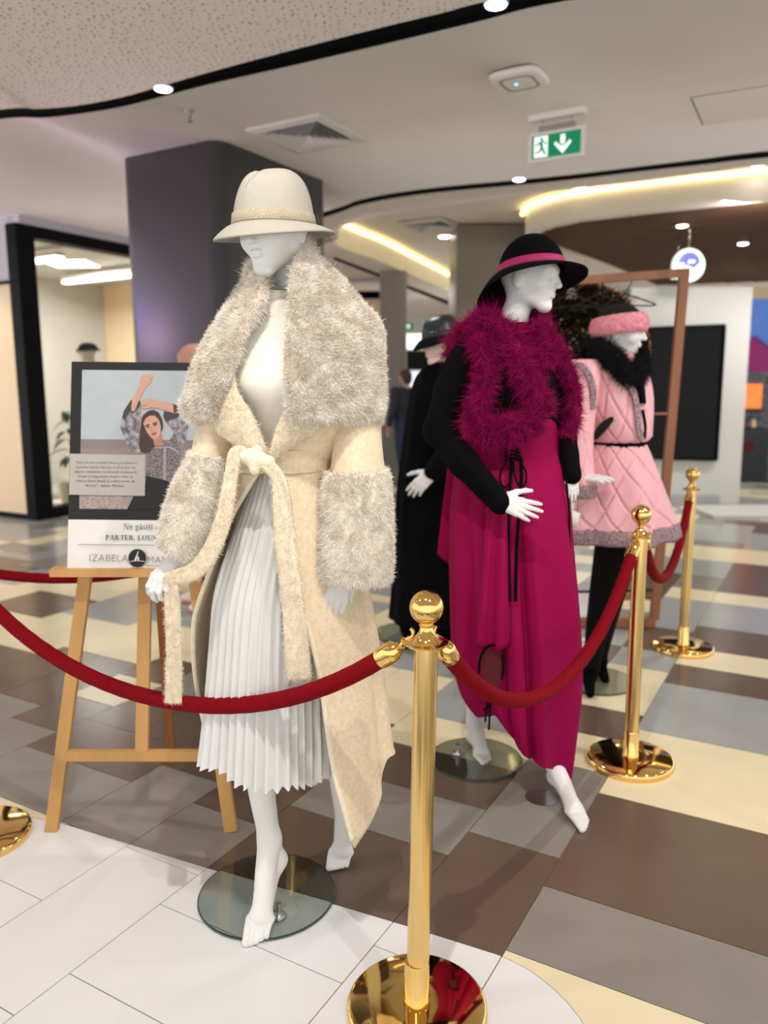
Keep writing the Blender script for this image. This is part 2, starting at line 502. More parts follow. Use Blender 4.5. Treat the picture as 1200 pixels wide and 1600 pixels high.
SPEC = [(0,2,8,11,C_),(0,2,11,13,G_),(0,2,13,17,B_),(0,2,17,21,C_),(0,2,21,25,L_),(0,2,25,27,B_),(0,2,27,29,C_),(0,2,29,32,B_),(0,2,32,36,L_),(0,2,36,38,C_),(0,2,38,42,B_),
 (-1,0,10,14,B_),(-1,0,14,18,G_),(-1,0,18,20,C_),(-1,0,20,22,B_),(-1,0,22,26,C_),(-1,0,26,28,L_),(-1,0,28,31,B_),(-1,0,31,36,L_),(-1,0,36,38,C_),(-1,0,38,41,G_),
 (-3,-1,13,15,G_),(-3,-2,10,13,B_),(-2,-1,10,13,B_),(-3,-1,15,17,B_),(-3,-1,17,19,C_),(-3,-1,19,22,L_),(-2,-1,22,25,C_),(-3,-2,22,24,C_),(-2,-1,25,28,B_),(-3,-2,24,27,L_),
 (-4,-3,14,17,C_),(-4,-3,17,18,B_),(-4,-3,18,22,C_),(-4,-3,22,25,L_),(-4,-3,12,14,B_),(-4,-3,10,12,G_),
 (-5,-4,10,13,G_),(-5,-4,13,16,B_),(-5,-4,16,18,G_),(-5,-4,18,22,C_),(-5,-4,22,26,L_),(-7,-5,10,12,G_),(-7,-5,12,14,B_),(-6,-5,14,17,B_),(-7,-6,14,16,B_),(-7,-6,16,19,G_),(-6,-5,17,19,G_),(-7,-5,19,22,C_),(-7,-5,22,26,C_),
 (-8,-7,9,13,G_),(-8,-7,13,15,B_),(-8,-7,15,17,C_),(-8,-7,17,19,B_),(-8,-7,19,23,C_),(-9,-8,10,14,G_),(-9,-8,14,18,B_),(-10,-9,14,18,B_),(-10,-9,10,14,G_),
 (-10,-8,18,22,C_),(-10,-8,22,26,L_),(-8,-7,23,26,L_),(-12,-11,17,21,C_),(-11,-10,17,21,C_),(-12,-10,21,24,L_),(-11,-10,12,17,B_),(-12,-11,12,17,B_),(-14,-12,20,23,B_),(-14,-12,23,25,C_),(-14,-12,16,20,C_),(-7,-5,8,10,C_),(-9,-7,7,9,C_)]
WHITE = [(-3,-1,9,11),(-3,-1,7,9),(-3,-1,5,7),(-3,-1,3,5),(-3,-1,1,3),(-4,-3,10,11),(-4,-3,6,10),(-4,-3,2,6),(-6,-4,8,11),(-6,-4,4,8),(-6,-4,0,4),(-1,0,10,12),(-1,0,6,10),(-1,0,2,6),(0,2,6,12),(0,2,2,6),(-8,-6,6,11),(-8,-6,1,6)]
occ = set()
for k0, k1, n0, n1, c in SPEC:
    for k in range(k0, k1):
        for n in range(n0, n1): occ.add((k, n))
def cellpos(k, n): return CA * (UO + TU * k) + FA * (VO + TV * n)
tiles = [(*t, 'c') for t in SPEC]
tr = random.Random(3)
for k in range(-46, 30):
    n = -60
    while n < 150:
        p = cellpos(k + .5, n + .5)
        if not (-7 < p[0] < 9 and -.8 < p[1] < 19):
            n += 1; continue
        if (k, n) in occ: n += 1; continue
        ln = tr.choice([2, 2, 3, 4, 4]); wd = 2 if (tr.random() < .45 and all((k + 1, n + q) not in occ for q in range(ln))) else 1
        e = n
        while e < n + ln and (k, e) not in occ: e += 1
        for q in range(n, e):
            for a in range(wd): occ.add((k + a, q))
        tiles.append((k, k + wd, n, e, tr.choice([B_, G_, C_, C_, L_, L_, L_]), 'c')); n = e  # mix leans pale: washed-out reflections on the far floor put into tile colour
tiles += [(*t, W_, 'w') for t in WHITE]
wocc = {(k, n) for k0, k1, n0, n1 in WHITE for k in range(k0, k1) for n in range(n0, n1)}
for k in range(-24, 10, 2):
    for n in range(-30, 12, 4):
        p = cellpos(k + 1, n + 2)
        if -7 < p[0] < 9 and -.8 < p[1] < 4 and not any((k + a, n + b) in wocc for a in (0, 1) for b in range(4)): tiles.append((k, k + 2, n, n + 4, W_, 'w'))
def tile_mesh(t, gap=.0016):
    k0, k1, n0, n1, c, ty = t
    u0, u1, v0, v1 = UO + TU * k0 + gap, UO + TU * k1 - gap, VO + TV * n0 + gap, VO + TV * n1 - gap
    us = np.linspace(u0, u1, 2)
    lim = vb(np.linspace(u0, u1, 9))
    if (ty == 'c' and lim.max() > v0) or (ty == 'w' and lim.min() < v1):
        us = np.linspace(u0, u1, 17)
    lo_, hi_ = np.full(len(us), v0), np.full(len(us), v1)
    if ty == 'c': lo_ = np.maximum(lo_, vb(us) + .0012)
    else: hi_ = np.minimum(hi_, vb(us) - .0012)
    ok = hi_ > lo_ + .001
    if ok.sum() < 2: return None
    us, lo_, hi_ = us[ok], lo_[ok], hi_[ok]
    n = len(us)
    top = [CA * u + FA * v for u, v in zip(us, lo_)] + [CA * u + FA * v for u, v in zip(us[::-1], hi_[::-1])]
    top = np.array(top); bot = top.copy(); bot[:, 2] = -.006
    N = len(top)
    F = [tuple(range(N)), tuple(range(2 * N - 1, N - 1, -1))] + [(i, i + N, (i + 1) % N + N, (i + 1) % N) for i in range(N)]
    return np.concatenate([top, bot]), F
def dist(t):
    p = cellpos((t[0] + t[1]) / 2, (t[2] + t[3]) / 2); return np.hypot(p[0], p[1])
tiles.sort(key=dist)
far_tiles = {}
cnt = 0
for t in tiles:
    r = tile_mesh(t)
    if r is None: continue
    pc_ = cellpos((t[0] + t[1]) / 2, (t[2] + t[3]) / 2)
    if cnt < 290 and pc_[1] > 1.0 and abs(pc_[0]) < .55 * pc_[1] + .35:
        mo('floor_tile', r[0], r[1], t[4], floor, smooth=False); cnt += 1
    else:
        far_tiles.setdefault(t[4], MB()).add(*r)
for k, b in far_tiles.items():
    o = b.build('distant_floor_tiles', k, floor, smooth=False); o['kind'] = 'stuff'
# round brass-rimmed floor socket cover near the feet of the magenta mannequin
t_ = thing('floor_socket_cover', (.545, 2.545, 0), 'small round metal socket cover set in grey tile by bare mannequin foot', 'floor cover')
MB().lathe([(.0, .0005), (.052, .0005), (.052, .0012), (0, .0012)], (.545, 2.545, 0)).build('cover_plate', 'tile_grey', t_, smooth=False)
MB().lathe([(.0525, .0005), (.058, .0005), (.058, .0026), (.0525, .0026)], (.545, 2.545, 0)).build('rim', 'steel', t_, smooth=False)

# ------------------------------------------------------------------ ceilings
ZC = 3.2
def struct(o):
    o['kind'] = 'structure'; return o
def zline(px, z=ZC): return np.array([PZ(a, b, z) for a, b in px])
up1 = np.concatenate([[(-6.5, 6.4, ZC), (-3.6, 5.75, ZC)], zline([(0, 171), (60, 170), (120, 165), (190, 152), (250, 135), (330, 112), (450, 80), (600, 42), (700, 18), (760, 2)]), [(1.6, 3.45, ZC), (3.2, 3.0, ZC), (9.0, 2.2, ZC)]])
lo1 = np.concatenate([[(-6.5, 6.65, ZC), (-3.6, 5.95, ZC)], zline([(0, 186), (70, 184), (130, 177), (190, 167), (250, 152), (330, 131), (450, 104), (600, 69), (750, 33), (880, 2)]), [(1.8, 3.72, ZC), (3.3, 3.25, ZC), (9.0, 2.45, ZC)]])
up1 = resample(up1, 90); lo1 = resample(lo1, 90)
up2 = np.concatenate([[(-9, 13.0, ZC), (-4.5, 11.0, ZC), (-1.7, 9.6, ZC)], zline([(520, 327), (560, 313), (620, 301), (700, 291), (800, 282), (900, 272), (1000, 260), (1100, 248), (1200, 236)]), [(4.4, 5.9, ZC), (9, 4.9, ZC)]])
lo2 = np.concatenate([[(-9, 13.25, ZC), (-4.5, 11.25, ZC), (-1.65, 9.9, ZC)], zline([(520, 335), (560, 321), (620, 309), (700, 299), (800, 290), (900, 280), (1000, 268), (1100, 257), (1200, 246)]), [(4.45, 6.1, ZC), (9, 5.1, ZC)]])
up2 = resample(up2, 90); lo2 = resample(lo2, 90)
def slab(name, rows, th, m, up=True):
    """ceiling piece between polylines, with thickness upwards"""
    G = np.stack(rows); V, F = loft(G, closed=False)
    r, c = G.shape[:2]; T = V + np.array([0, 0, th]); n = len(V)
    e = [i * c for i in range(r)] + [(r - 1) * c + j for j in range(1, c)] + [i * c + c - 1 for i in range(r - 2, -1, -1)] + list(range(c - 2, 0, -1))
    e = np.array(e); e2 = np.roll(e, -1)
    return struct(mo(name, np.concatenate([V, T]), np.concatenate([F[:, ::-1], F + n, np.stack([e, e2, e2 + n, e + n], 1)]), m, smooth=False))
near = up1.copy(); near[:, 1] = -3.0
slab('ceiling_perforated', [near, up1], .05, 'perforated_board')
slab('ceiling_main', [lo1, up2], .05, 'plaster')
slab('trim_1', [up1, lo1], .03, 'black_matte')
slab('trim_2', [up2, lo2], .03, 'black_matte')
# raised bay behind the second groove, with the walnut island hanging in it
N_ = np.concatenate([[(-9, 14.5, ZC), (-3.0, 11.4, ZC), (-.75, 9.95, ZC)], zline([(522, 374), (526, 360), (545, 350), (580, 340), (640, 330), (720, 318), (820, 304), (900, 295), (1000, 284), (1100, 271), (1200, 259)]), [(4.6, 6.55, ZC), (9, 5.6, ZC)]])
N_ = resample(N_, 90)
slab('ceiling_bay_edge', [lo2, N_], .32, 'plaster_far')
Zr = 3.52
struct(mo('ceiling_bay', [(-9, 5, Zr), (11, 5, Zr), (11, 24, Zr), (-9, 24, Zr), (-9, 5, Zr + .05), (11, 5, Zr + .05), (11, 24, Zr + .05), (-9, 24, Zr + .05)],
          [(3, 2, 1, 0), (4, 5, 6, 7), (0, 1, 5, 4), (1, 2, 6, 5), (2, 3, 7, 6), (3, 0, 4, 7)], 'plaster_far', smooth=False))
Fr = resample(zline([(521, 376), (530, 386), (560, 397), (600, 411), (650, 433), (705, 457), (760, 481)]), 40)
far = Fr.copy(); far[:, 0] = np.linspace(-9, 4, 40); far[:, 1] = 23.5
slab('ceiling_far', [Fr, far], .32, 'plaster_far')
led = Fr + np.array([.05, -.06, .27])
t_ = MB().tube(led, .03, 6).build('cove_strip_light', 'led_yellow', None)
tag(t_, 'yellow cove light strip along the ceiling bay left of the olive pillar', 'strip light')
b1 = resample(zline([(521, 401), (600, 431), (700, 470)]) + np.array([0, 0, -.004]), 12)
slab('trim_3', [b1, resample(zline([(521, 405), (600, 436), (700, 476)]) + np.array([0, 0, -.004]), 12)], .003, 'black_matte')
# walnut island
isl = zline([(841, 371), (846, 364), (858, 359), (871, 355), (900, 349), (934, 344), (1027, 333), (1110, 325), (1200, 317)]) 
isl = np.concatenate([resample(isl, 40), [(5.4, 7.0, ZC), (8.5, 6.4, ZC), (8.5, 13, ZC)], zline([(1200, 440), (1027, 446)]), resample(zline([(1027, 446), (987, 428), (943, 410), (902, 395), (859, 379), (841, 371)]), 20)[1:-1]])
c_ = isl.mean(0)
out = isl + (isl - c_) / np.linalg.norm(isl - c_, axis=1)[:, None] * .16
n = len(isl)
V = np.concatenate([isl, out, out + [0, 0, .3]])
F = [(i, n + i, n + (i + 1) % n, (i + 1) % n) for i in range(n)] + [(n + i, 2 * n + i, 2 * n + (i + 1) % n, n + (i + 1) % n) for i in range(n)]
island = struct(mo('ceiling_island', V, F, 'plaster_far', smooth=False))
struct(mo('ceiling_island_core', np.concatenate([isl + [0, 0, .05], isl + [0, 0, .06]]), [tuple(range(n)), tuple(range(2 * n - 1, n - 1, -1))], 'black_matte', smooth=False))
t_ = MB().tube(resample((isl + (isl - c_) / np.linalg.norm(isl - c_, axis=1)[:, None] * .2 + np.array([0, 0, .27]))[:43], 80), .03, 6).build('cove_strip_light', 'led_yellow', None)
tag(t_, 'yellow cove light strip around the dark wood slat ceiling', 'strip light')
# slats run across, clipped to the island outline
def clip_span(poly, y):
    xs = []
    for i in range(len(poly)):
        a, b = poly[i], poly[(i + 1) % len(poly)]
        if (a[1] > y) != (b[1] > y): xs.append(a[0] + (b[0] - a[0]) * (y - a[1]) / (b[1] - a[1]))
    return (min(xs), max(xs)) if len(xs) >= 2 else None
rot = lambda q: np.stack([q @ CA, q @ FA, q[:, 2]], 1)
pol = rot(isl)
y = pol[:, 1].min() + .03
while y < pol[:, 1].max():
    s = clip_span(pol, y)
    if s and s[1] - s[0] > .1:
        a = CA * s[0] + FA * y + np.array([0, 0, ZC + .02]); b = CA * s[1] + FA * y + np.array([0, 0, ZC + .02])
        MB().bar(a, b, .08, .045).build('slat', 'walnut', island, smooth=False)
    y += .125

# ------------------------------------------------------------------ pillars
def pillar(name, cs, z1, m, rad=.12):
    cs = [np.array(c, float) for c in cs]; pts = []
    for i in range(4):
        p, a, b = cs[i], cs[i - 1], cs[(i + 1) % 4]
        da = (a - p) / np.linalg.norm(a - p); db = (b - p) / np.linalg.norm(b - p)
        for t in np.linspace(0, PI / 2, 7):
            pts.append(p + da * rad * (1 - math.sin(t)) + db * rad * (1 - math.cos(t)))
    pts = np.array(pts); n = len(pts)
    V = np.concatenate([np.c_[pts, np.zeros(n)], np.c_[pts, np.full(n, z1)]])
    F = [(i, (i + 1) % n, (i + 1) % n + n, i + n) for i in range(n)] + [tuple(range(n - 1, -1, -1)), tuple(range(n, 2 * n))]
    return struct(mo(name, V, F, m, angle=25))
c1 = np.array([-1.19, 6.02]); ca2, fa2 = CA[:2], FA[:2]
pillar('wall_pillar_1', [c1, c1 + fa2 * 1.44, c1 + fa2 * 1.44 - ca2 * 1.02, c1 - ca2 * 1.02], 3.2, 'pillar_paint')
c2 = P(712, 600, 10.6)[:2]
pillar('wall_pillar_2', [c2, c2 + np.array([1.35, 0]), c2 + np.array([1.35, 1.2]), c2 + np.array([0, 1.2])], 3.5, 'pillar_olive', .05)
c3 = P(594, 600, 12.5)[:2]
pillar('wall_pillar_3', [c3, c3 + np.array([.42, 0]), c3 + np.array([.42, .5]), c3 + np.array([0, .5])], 3.2, 'pillar_grey', .04)

# ------------------------------------------------------------------ left shop front
S0 = np.array([-3.83, 8.5, 0.0])
def wallbox(name, a, d, L, z0, z1, th, nrm, m, parent=None, st=True):
    a = np.array(a, float); q = []
    for s in (0, L):
        for t in (0, th):
            for z in (z0, z1): q.append(a + d * s + nrm * t + np.array([0, 0, z]))
    o = mo(name, q, [(0, 1, 3, 2), (4, 6, 7, 5), (0, 4, 5, 1), (2, 3, 7, 6), (0, 2, 6, 4), (1, 5, 7, 3)], m, parent, smooth=False)
    if st and parent is None: struct(o)
    return o
wallbox('wall_left_fascia', S0 - CA * 4, CA, 4.0, 2.55, 3.2, .2, FA, 'fascia')
wallbox('wall_left', S0 - CA * 4, CA, 3.93, 0.06, 2.52, .2, FA, 'wall_beige')
wallbox('baseboard_left', S0 - CA * 4 - FA * .015, CA, 3.93, 0, .06, .2, FA, 'black_frame')
wallbox('trim_4', S0 - CA * 4 - FA * .03, CA, 4.0, 2.52, 2.55, .2, FA, 'black_frame')
win = struct(mo('window_1', np.array([S0 + FA * s + CA * c + np.array([0, 0, z]) for s in (.1, 4.0) for c in (-.03, -.02) for z in (.12, 3.0)]), [(0, 1, 3, 2), (4, 6, 7, 5), (0, 4, 5, 1), (2, 3, 7, 6), (0, 2, 6, 4), (1, 5, 7, 3)], 'glass_clear', smooth=False))
for nm, s0, s1, z0, z1 in (('frame_post', -.02, .2, 0, 3.12), ('frame_post', 3.95, 4.1, 0, 3.12), ('top_rail', .2, 3.95, 3.0, 3.12), ('bottom_rail', .2, 3.95, 0, .12)):
    wallbox(nm, S0 + FA * s0 + CA * -.1, FA, s1 - s0, z0, z1, .16, CA, 'black_frame', win)
wallbox('wall_left_header', S0 - CA * .1, FA, 4.1, 3.12, 3.2, .2, CA, 'fascia')
# shop room behind the glass
wallbox('wall_shop_back', S0 - CA * 4 + FA * 4.1, CA, 4.0, 0, 3.2, .1, FA, 'wall_beige')
wallbox('wall_shop_side', S0 - CA * 3.4 + FA * .2, FA, 3.9, 0, 3.2, .1, -CA, 'wall_white')
wallbox('ceiling_shop', S0 - CA * 4 + FA * .2, CA, 3.9, 3.14, 3.19, 3.9, FA, 'wall_white')
for i, (a, b, l_) in enumerate(((1.2, .9, 'lower'), (2.4, 1.9, 'upper'))):
    c0 = S0 - CA * 2.6 + FA * (1.2 + i * 1.5) + np.array([0, 0, 3.0])
    t_ = thing('linear_lamp', c0, 'white linear ceiling lamp inside the left shop, the %s one of the pair' % ('nearer' if i == 0 else 'farther'), 'lamp')
    MB().bar(c0, c0 + CA * 1.8, .12, .04).build('diffuser', 'lamp_bar', t_, smooth=False)
    MB().bar(c0 + [0, 0, .05], c0 + CA * 1.8 + [0, 0, .05], .14, .05).build('housing', 'white_plastic', t_, smooth=False)
light('shop_lamp', 'AREA', tuple(S0 - CA * 1.6 + FA * 2.0 + np.array([0, 0, 3.1])), 130, WARM, tuple(S0 - CA * 1.6 + FA * 2.0), .6)
light('shop_lamp', 'SPOT', tuple(S0 - CA * 1.0 - FA * 1.2 + np.array([0, 0, 3.15])), 60, (1, .85, .68), tuple(S0 - CA * .8), .04, 90)

# ------------------------------------------------------------------ right and back walls
wy = 9.55
q0, q1 = P(975, 700, wy), P(1160, 700, wy)
struct(mo('wall_right', np.array([(x, y, z) for x in (q0[0], q1[0]) for y in (wy, wy + .5) for z in (0.0, P(1075, 449, wy)[2])]), [(0, 1, 3, 2), (4, 6, 7, 5), (0, 4, 5, 1), (2, 3, 7, 6), (0, 2, 6, 4), (1, 5, 7, 3)], 'wall_white', smooth=False))
struct(mo('wall_back', np.array([(x, y, z) for x in (-9, 11) for y in (20, 20.3) for z in (0, 3.5)]), [(0, 1, 3, 2), (4, 6, 7, 5), (0, 4, 5, 1), (2, 3, 7, 6), (0, 2, 6, 4), (1, 5, 7, 3)], 'wall_white', smooth=False))
light('bay_lamp', 'AREA', (4.2, 14.0, 3.1), 130, WARM, (4.2, 14.0, 0), 3.0)
light('bay_lamp', 'AREA', (0.3, 15.0, 3.1), 110, WARM, (0.3, 15.0, 0), 3.0)

# ================================================================== stanchions and velvet ropes
mk('brass', (238, 200, 122), .07, 1.0, var=.04, vscale=6)
mk('brass_satin', (236, 202, 132), .2, 1.0, var=.06, vscale=9, vstretch=(1, 1, .25))
mk('velvet_red', (118, 2, 16), .9, var=.12, vscale=60, spec=.15, sheen=.05, sheentint=(255, 40, 60), bump=.15, bscale=400)
STAN = {}
def stanchion(key, x, y, label, lean=(0, 0), dark=False):
    t = thing('stanchion', (x, y, 0), label, 'stanchion', 'brass rope stanchions')
    c = np.array([x, y, 0.0]); tip = np.array([lean[0], lean[1], 0.0])
    def at(z): return c + tip * z + np.array([0, 0, z])
    MB().lathe([(0, 0), (.158, 0), (.160, .004), (.160, .020), (.156, .026), (.150, .029), (.05, .0305), (0, .0305)], c, 64).build('base', 'brass', t, angle=35)
    MB().lathe([(0, .030), (.031, .030), (.031, .040), (.0285, .044), (.0285, .125), (.027, .13), (0, .13)], c, 40).build('base_sleeve', 'brass', t, angle=35)
    V, F = tube([at(.05), at(.875)], .0255, 40); mo('pole', V, F, 'brass_satin', t, angle=35)
    h = MB()
    h.lathe([(0, -.006), (.045, -.006), (.046, -.004), (.046, 0), (.036, .0015), (.030, .004), (.024, .012), (.0155, .024), (.0135, .033), (.0155, .036), (.0155, .039), (.013, .042)]
            + [(.036 * math.sin(a), .0755 - .036 * math.cos(a)) for a in np.linspace(.37, PI - .001, 22)], at(.880), 48)
    h.build('ball_finial', 'brass', t, angle=35)
    STAN[key] = (c, at)
    return t
stanchion('near', .069, 1.598, 'brass stanchion in the foreground with a large round mirrored base', (.022, 0))
stanchion('mid', .93, 2.80, 'brass stanchion beside the magenta dress, joining two ropes')
stanchion('far', 1.62, 4.10, 'brass stanchion farthest right, beyond the pink jacket mannequin')
stanchion('left', -1.30, 2.31, 'brass stanchion at the left edge in front of the easel', (0.0, 0))
hb = P(440, 800, 3.25); stanchion('hid', hb[0], hb[1], 'brass stanchion behind the cream coat mannequin')
hd = P(668, 760, 5.0); stanchion('hid2', hd[0], hd[1], 'brass stanchion behind the black coat mannequin')
hl = P(-230, 800, 2.95); stanchion('hidl', hl[0], hl[1], 'brass stanchion out on the left behind the easel')

def rope(a, b, sag, label, r=.0205, skew=0.0):
    (ca_, fa_), (cb_, fb_) = STAN[a], STAN[b]
    A = fa_(.878); Bq = fb_(.878)
    d = (Bq - A); d[2] = 0; d /= np.linalg.norm(d)
    A = A + d * .043; Bq = Bq - d * .043
    t = np.linspace(0, 1, 61)
    s = t + skew * t * (1 - t)
    pts = A + (Bq - A) * t[:, None]
    c = np.cosh(3.0 * (s - .5)); c = (c.max() - c) / (c.max() - c.min())
    pts[:, 2] -= sag * c
    mid = (A + Bq) / 2
    th = thing('velvet_rope', (mid[0], mid[1], mid[2] - sag), label, 'rope', 'red velvet ropes')
    L = np.concatenate([[0], np.cumsum(np.linalg.norm(np.diff(pts, axis=0), axis=1))])
    def sub(l0, l1, n):
        q = np.linspace(l0, l1, n); return np.stack([np.interp(q, L, pts[:, i]) for i in range(3)], 1)
    T = L[-1]
    core = sub(.075, T - .075, 90); V, F = tube(core, r * (1 + .015 * np.sin(np.arange(90) * 1.7)), 20); mo('velvet_tube', V, F, 'velvet_red', th)
    for l0, l1, e in ((.03, .085, 0), (T - .03, T - .085, 1)):
        q = sub(l0, l1, 7); V, F = tube(q, [r * .55, r * 1.0, r * 1.16, r * 1.16, r * 1.16, r * 1.16, r * 1.1], 24)
        f = mo('end_cap', V, F, 'brass', th, angle=40)
        hk = sub(-.0 if e == 0 else T, .034 if e == 0 else T - .034, 8)
        end = hk[0]
        loop = [hk[-1], hk[4], hk[0] + [0, 0, .004]] + [end + np.array([0, 0, .004]) + (d if e == 0 else -d) * -.012 * math.sin(x) + np.array([0, 0, .012 * (1 - math.cos(x))]) for x in np.linspace(.3, 2.6, 8)]
        V, F = tube(resample(loop, 26), .0042, 8); mo('snap_hook', V, F, 'brass', f)
        o0 = hk[3]
        rg = [o0 + .011 * (math.cos(x) * np.array([0, 0, 1.0]) + math.sin(x) * np.cross(d, [0, 0, 1])) for x in np.linspace(0, 2 * PI, 15)]
        V, F = tube(rg, .0028, 6, False); mo('ring', V, F, 'brass', f)
rope('left', 'near', .265, 'long red velvet rope sagging in front of the cream coat')
rope('near', 'mid', .33, 'red velvet rope crossing in front of the magenta dress')
rope('mid', 'far', .30, 'red velvet rope between the two stanchions at the right')
rope('hidl', 'hid', .22, 'red velvet rope behind the wooden easel')
rope('hid', 'hid2', .2, 'red velvet rope running behind the cream coat to the black coat')

# ================================================================== easel and poster board
mk('easel_wood', (196, 148, 86), .5, var=.14, vscale=10, vstretch=(1, 1, .12))
mk('easel_dark', (150, 92, 44), .5, var=.14, vscale=10, vstretch=(1, 1, .12))
ez = thing('easel', (-.79, 2.5, 0), 'light wooden easel carrying the fashion poster', 'easel')
def leg(name, a, b, wx, wy, m='easel_wood'): MB().bar(a, b, wx, wy, up=(0, 1, 0)).build(name, m, ez, smooth=False)
yl = 2.43
l0, l1 = PZ(81, 1298), P(160, 700, 2.52)
leg('leg', l0, l1, .040, .022)
r0, r1 = PZ(361, 1298), P(276, 700, 2.52)
leg('leg', r0, r1, .040, .022)
leg('rear_leg', PZ(268, 1192), P(240, 760, 2.62), .030, .022, 'easel_dark')
leg('center_post', P(222, 1178, 2.385), P(232, 640, 2.56), .040, .02)
leg('crossbar', P(104, 1180, 2.385), P(335, 1180, 2.385), .034, .02)
leg('crossbar', P(120, 760, 2.50), P(320, 760, 2.50), .03, .02)
leg('ledge', P(82, 893, 2.40), P(345, 893, 2.40), .024, .05)
# poster board: a thin rigid panel leaning on the easel
b0, b1, b2 = P(105, 888, 2.395), P(323, 890, 2.395), P(118, 565, 2.515)
ex = b1 - b0; BW = np.linalg.norm(ex); ex /= BW
ey = b2 - b0; ey -= ex * (ey @ ex); BH = np.linalg.norm(ey); ey /= BH
en = np.cross(ex, ey)
def onb(px, py, off=0.0):
    d = _xr * (px - 600) / F_PX - _ur * (py - 800) / F_PX + _f
    t = ((b0 - CAM) @ en) / (d @ en)
    return CAM + d * t + en * off
if en[1] > 0: en = -en
bd = thing('poster_board', b0 + ex * BW / 2, 'fashion poster with a woman in an embroidered blouse, standing on the easel', 'poster')
for k_, c_ in (('p_black', (17, 17, 16)), ('p_white', (222, 219, 214)), ('p_sky', (168, 176, 178)), ('p_sea', (126, 116, 110)), ('p_sand', (158, 142, 132)), ('p_sand2', (140, 124, 116)),
               ('p_ink', (52, 50, 50)), ('p_skin', (198, 150, 126)), ('p_skin2', (176, 122, 100)), ('p_hair', (66, 46, 38)), ('p_sleeve', (152, 144, 150)), ('p_embro', (66, 58, 58)), ('p_lip', (158, 74, 66)), ('p_shade', (172, 166, 158)), ('p_inklight', (110, 108, 108))):
    mk(k_, c_, .55, var=.03, vscale=30)
mk('p_blouse', (52, 46, 46), .6, col2=(150, 142, 140), vscale=260, detail=1)
mk('p_sleevepat', (172, 166, 172), .6, col2=(84, 76, 80), vscale=70, detail=2)
mk('p_pebble', (176, 158, 150), .6, col2=(132, 116, 108), vscale=160, detail=2)
bq = [b0, b0 + ex * BW, b0 + ex * BW + ey * BH, b0 + ey * BH]
V = np.array([p + en * 0 for p in bq] + [p - en * .012 for p in bq])
panel = mo('panel', V, [(0, 1, 2, 3), (7, 6, 5, 4), (0, 4, 5, 1), (1, 5, 6, 2), (2, 6, 7, 3), (3, 7, 4, 0)], 'p_white', bd, smooth=False)
LAY = [0.0]
def flat(name, pts, m, par=panel, step=True, board=False):
    if step: LAY[0] += .00022
    q = np.array([(b0 + ex * p[0] + ey * p[1] + en * LAY[0]) if board else onb(p[0], p[1], LAY[0]) for p in pts])
    n = len(q); nn = np.zeros(3)
    for i in range(n): nn += np.cross(q[i], q[(i + 1) % n])
    if nn @ en < 0: q = q[::-1]
    return mo(name, q, [tuple(range(n))], m, par, smooth=False)
Z = lambda L: [(60 + .225 * a, 540 + .225 * b) for a, b in L]
br = BH * (888 - 811) / (888 - 565.0) * .985
flat('printed_field', [(0, br), (BW, br), (BW, BH), (0, BH)], 'p_black', board=True)
px0, px1, pz0, pz1 = .034, BW - .034, br + .034, BH - .026
hz_ = pz0 + (pz1 - pz0) * .50
flat('printed_sky', [(px0, hz_), (px1, hz_), (px1, pz1), (px0, pz1)], 'p_sky', board=True)
flat('printed_sea', [(px0, hz_ - .03), (px1, hz_ - .03), (px1, hz_), (px0, hz_)], 'p_sea', board=True)
flat('printed_shore', [(px0, hz_ - .055), (px1, hz_ - .055), (px1, hz_ - .03), (px0, hz_ - .03)], 'p_sand2', board=True)
flat('printed_sand', [(px0, pz0), (px1, pz0), (px1, hz_ - .055), (px0, hz_ - .055)], 'p_pebble', board=True)
flat('printed_sleeve', Z([(645, 378), (690, 372), (712, 392), (716, 460), (706, 560), (712, 740), (640, 742), (604, 650), (580, 600), (570, 570), (580, 500), (596, 450), (620, 415)]), 'p_sleevepat')
flat('printed_sleeve', Z([(925, 403), (990, 418), (1030, 455), (1045, 520), (1036, 600), (1012, 700), (985, 725), (962, 660), (935, 590), (885, 530), (868, 490), (874, 455), (935, 470)]), 'p_sleevepat')
flat('printed_cuff', Z([(645, 378), (690, 372), (712, 392), (708, 420), (660, 470), (640, 450), (602, 520), (583, 500), (596, 450), (620, 415)]), 'p_embro')
flat('printed_cuff', Z([(925, 403), (990, 418), (1015, 440), (970, 500), (885, 530), (868, 490), (874, 455), (935, 470)]), 'p_embro')
flat('printed_forearm', Z([(712, 262), (748, 288), (700, 380), (668, 458), (645, 452), (652, 380), (682, 318)]), 'p_skin')
flat('printed_fist', Z([(708, 225), (722, 208), (750, 205), (770, 202), (790, 203), (796, 222), (780, 235), (788, 250), (770, 268), (748, 292), (722, 290), (706, 268)]), 'p_skin')
flat('printed_skirt', Z([(750, 903), (860, 930), (940, 955), (1010, 962), (1010, 1140), (618, 1137), (640, 1090), (680, 1010), (745, 960)]), 'p_black')
flat('printed_blouse', Z([(790, 700), (880, 688), (925, 640), (942, 608), (965, 650), (985, 725), (985, 850), (962, 952), (860, 930), (752, 905), (756, 830), (760, 780), (750, 740)]), 'p_blouse')
flat('printed_placket', Z([(872, 700), (892, 700), (888, 800), (890, 935), (868, 930), (868, 800)]), 'p_sleeve')
flat('printed_piping', Z([(805, 703), (860, 702), (915, 700), (950, 715), (980, 740), (976, 752), (940, 728), (905, 712), (860, 713), (808, 716)]), 'p_sleeve')
flat('printed_hair', Z([(718, 505), (735, 478), (765, 455), (800, 447), (835, 465), (860, 510), (868, 560), (860, 590), (840, 600), (812, 660), (806, 700), (780, 735), (750, 748), (712, 738), (700, 700), (704, 630), (712, 560)]), 'p_hair')
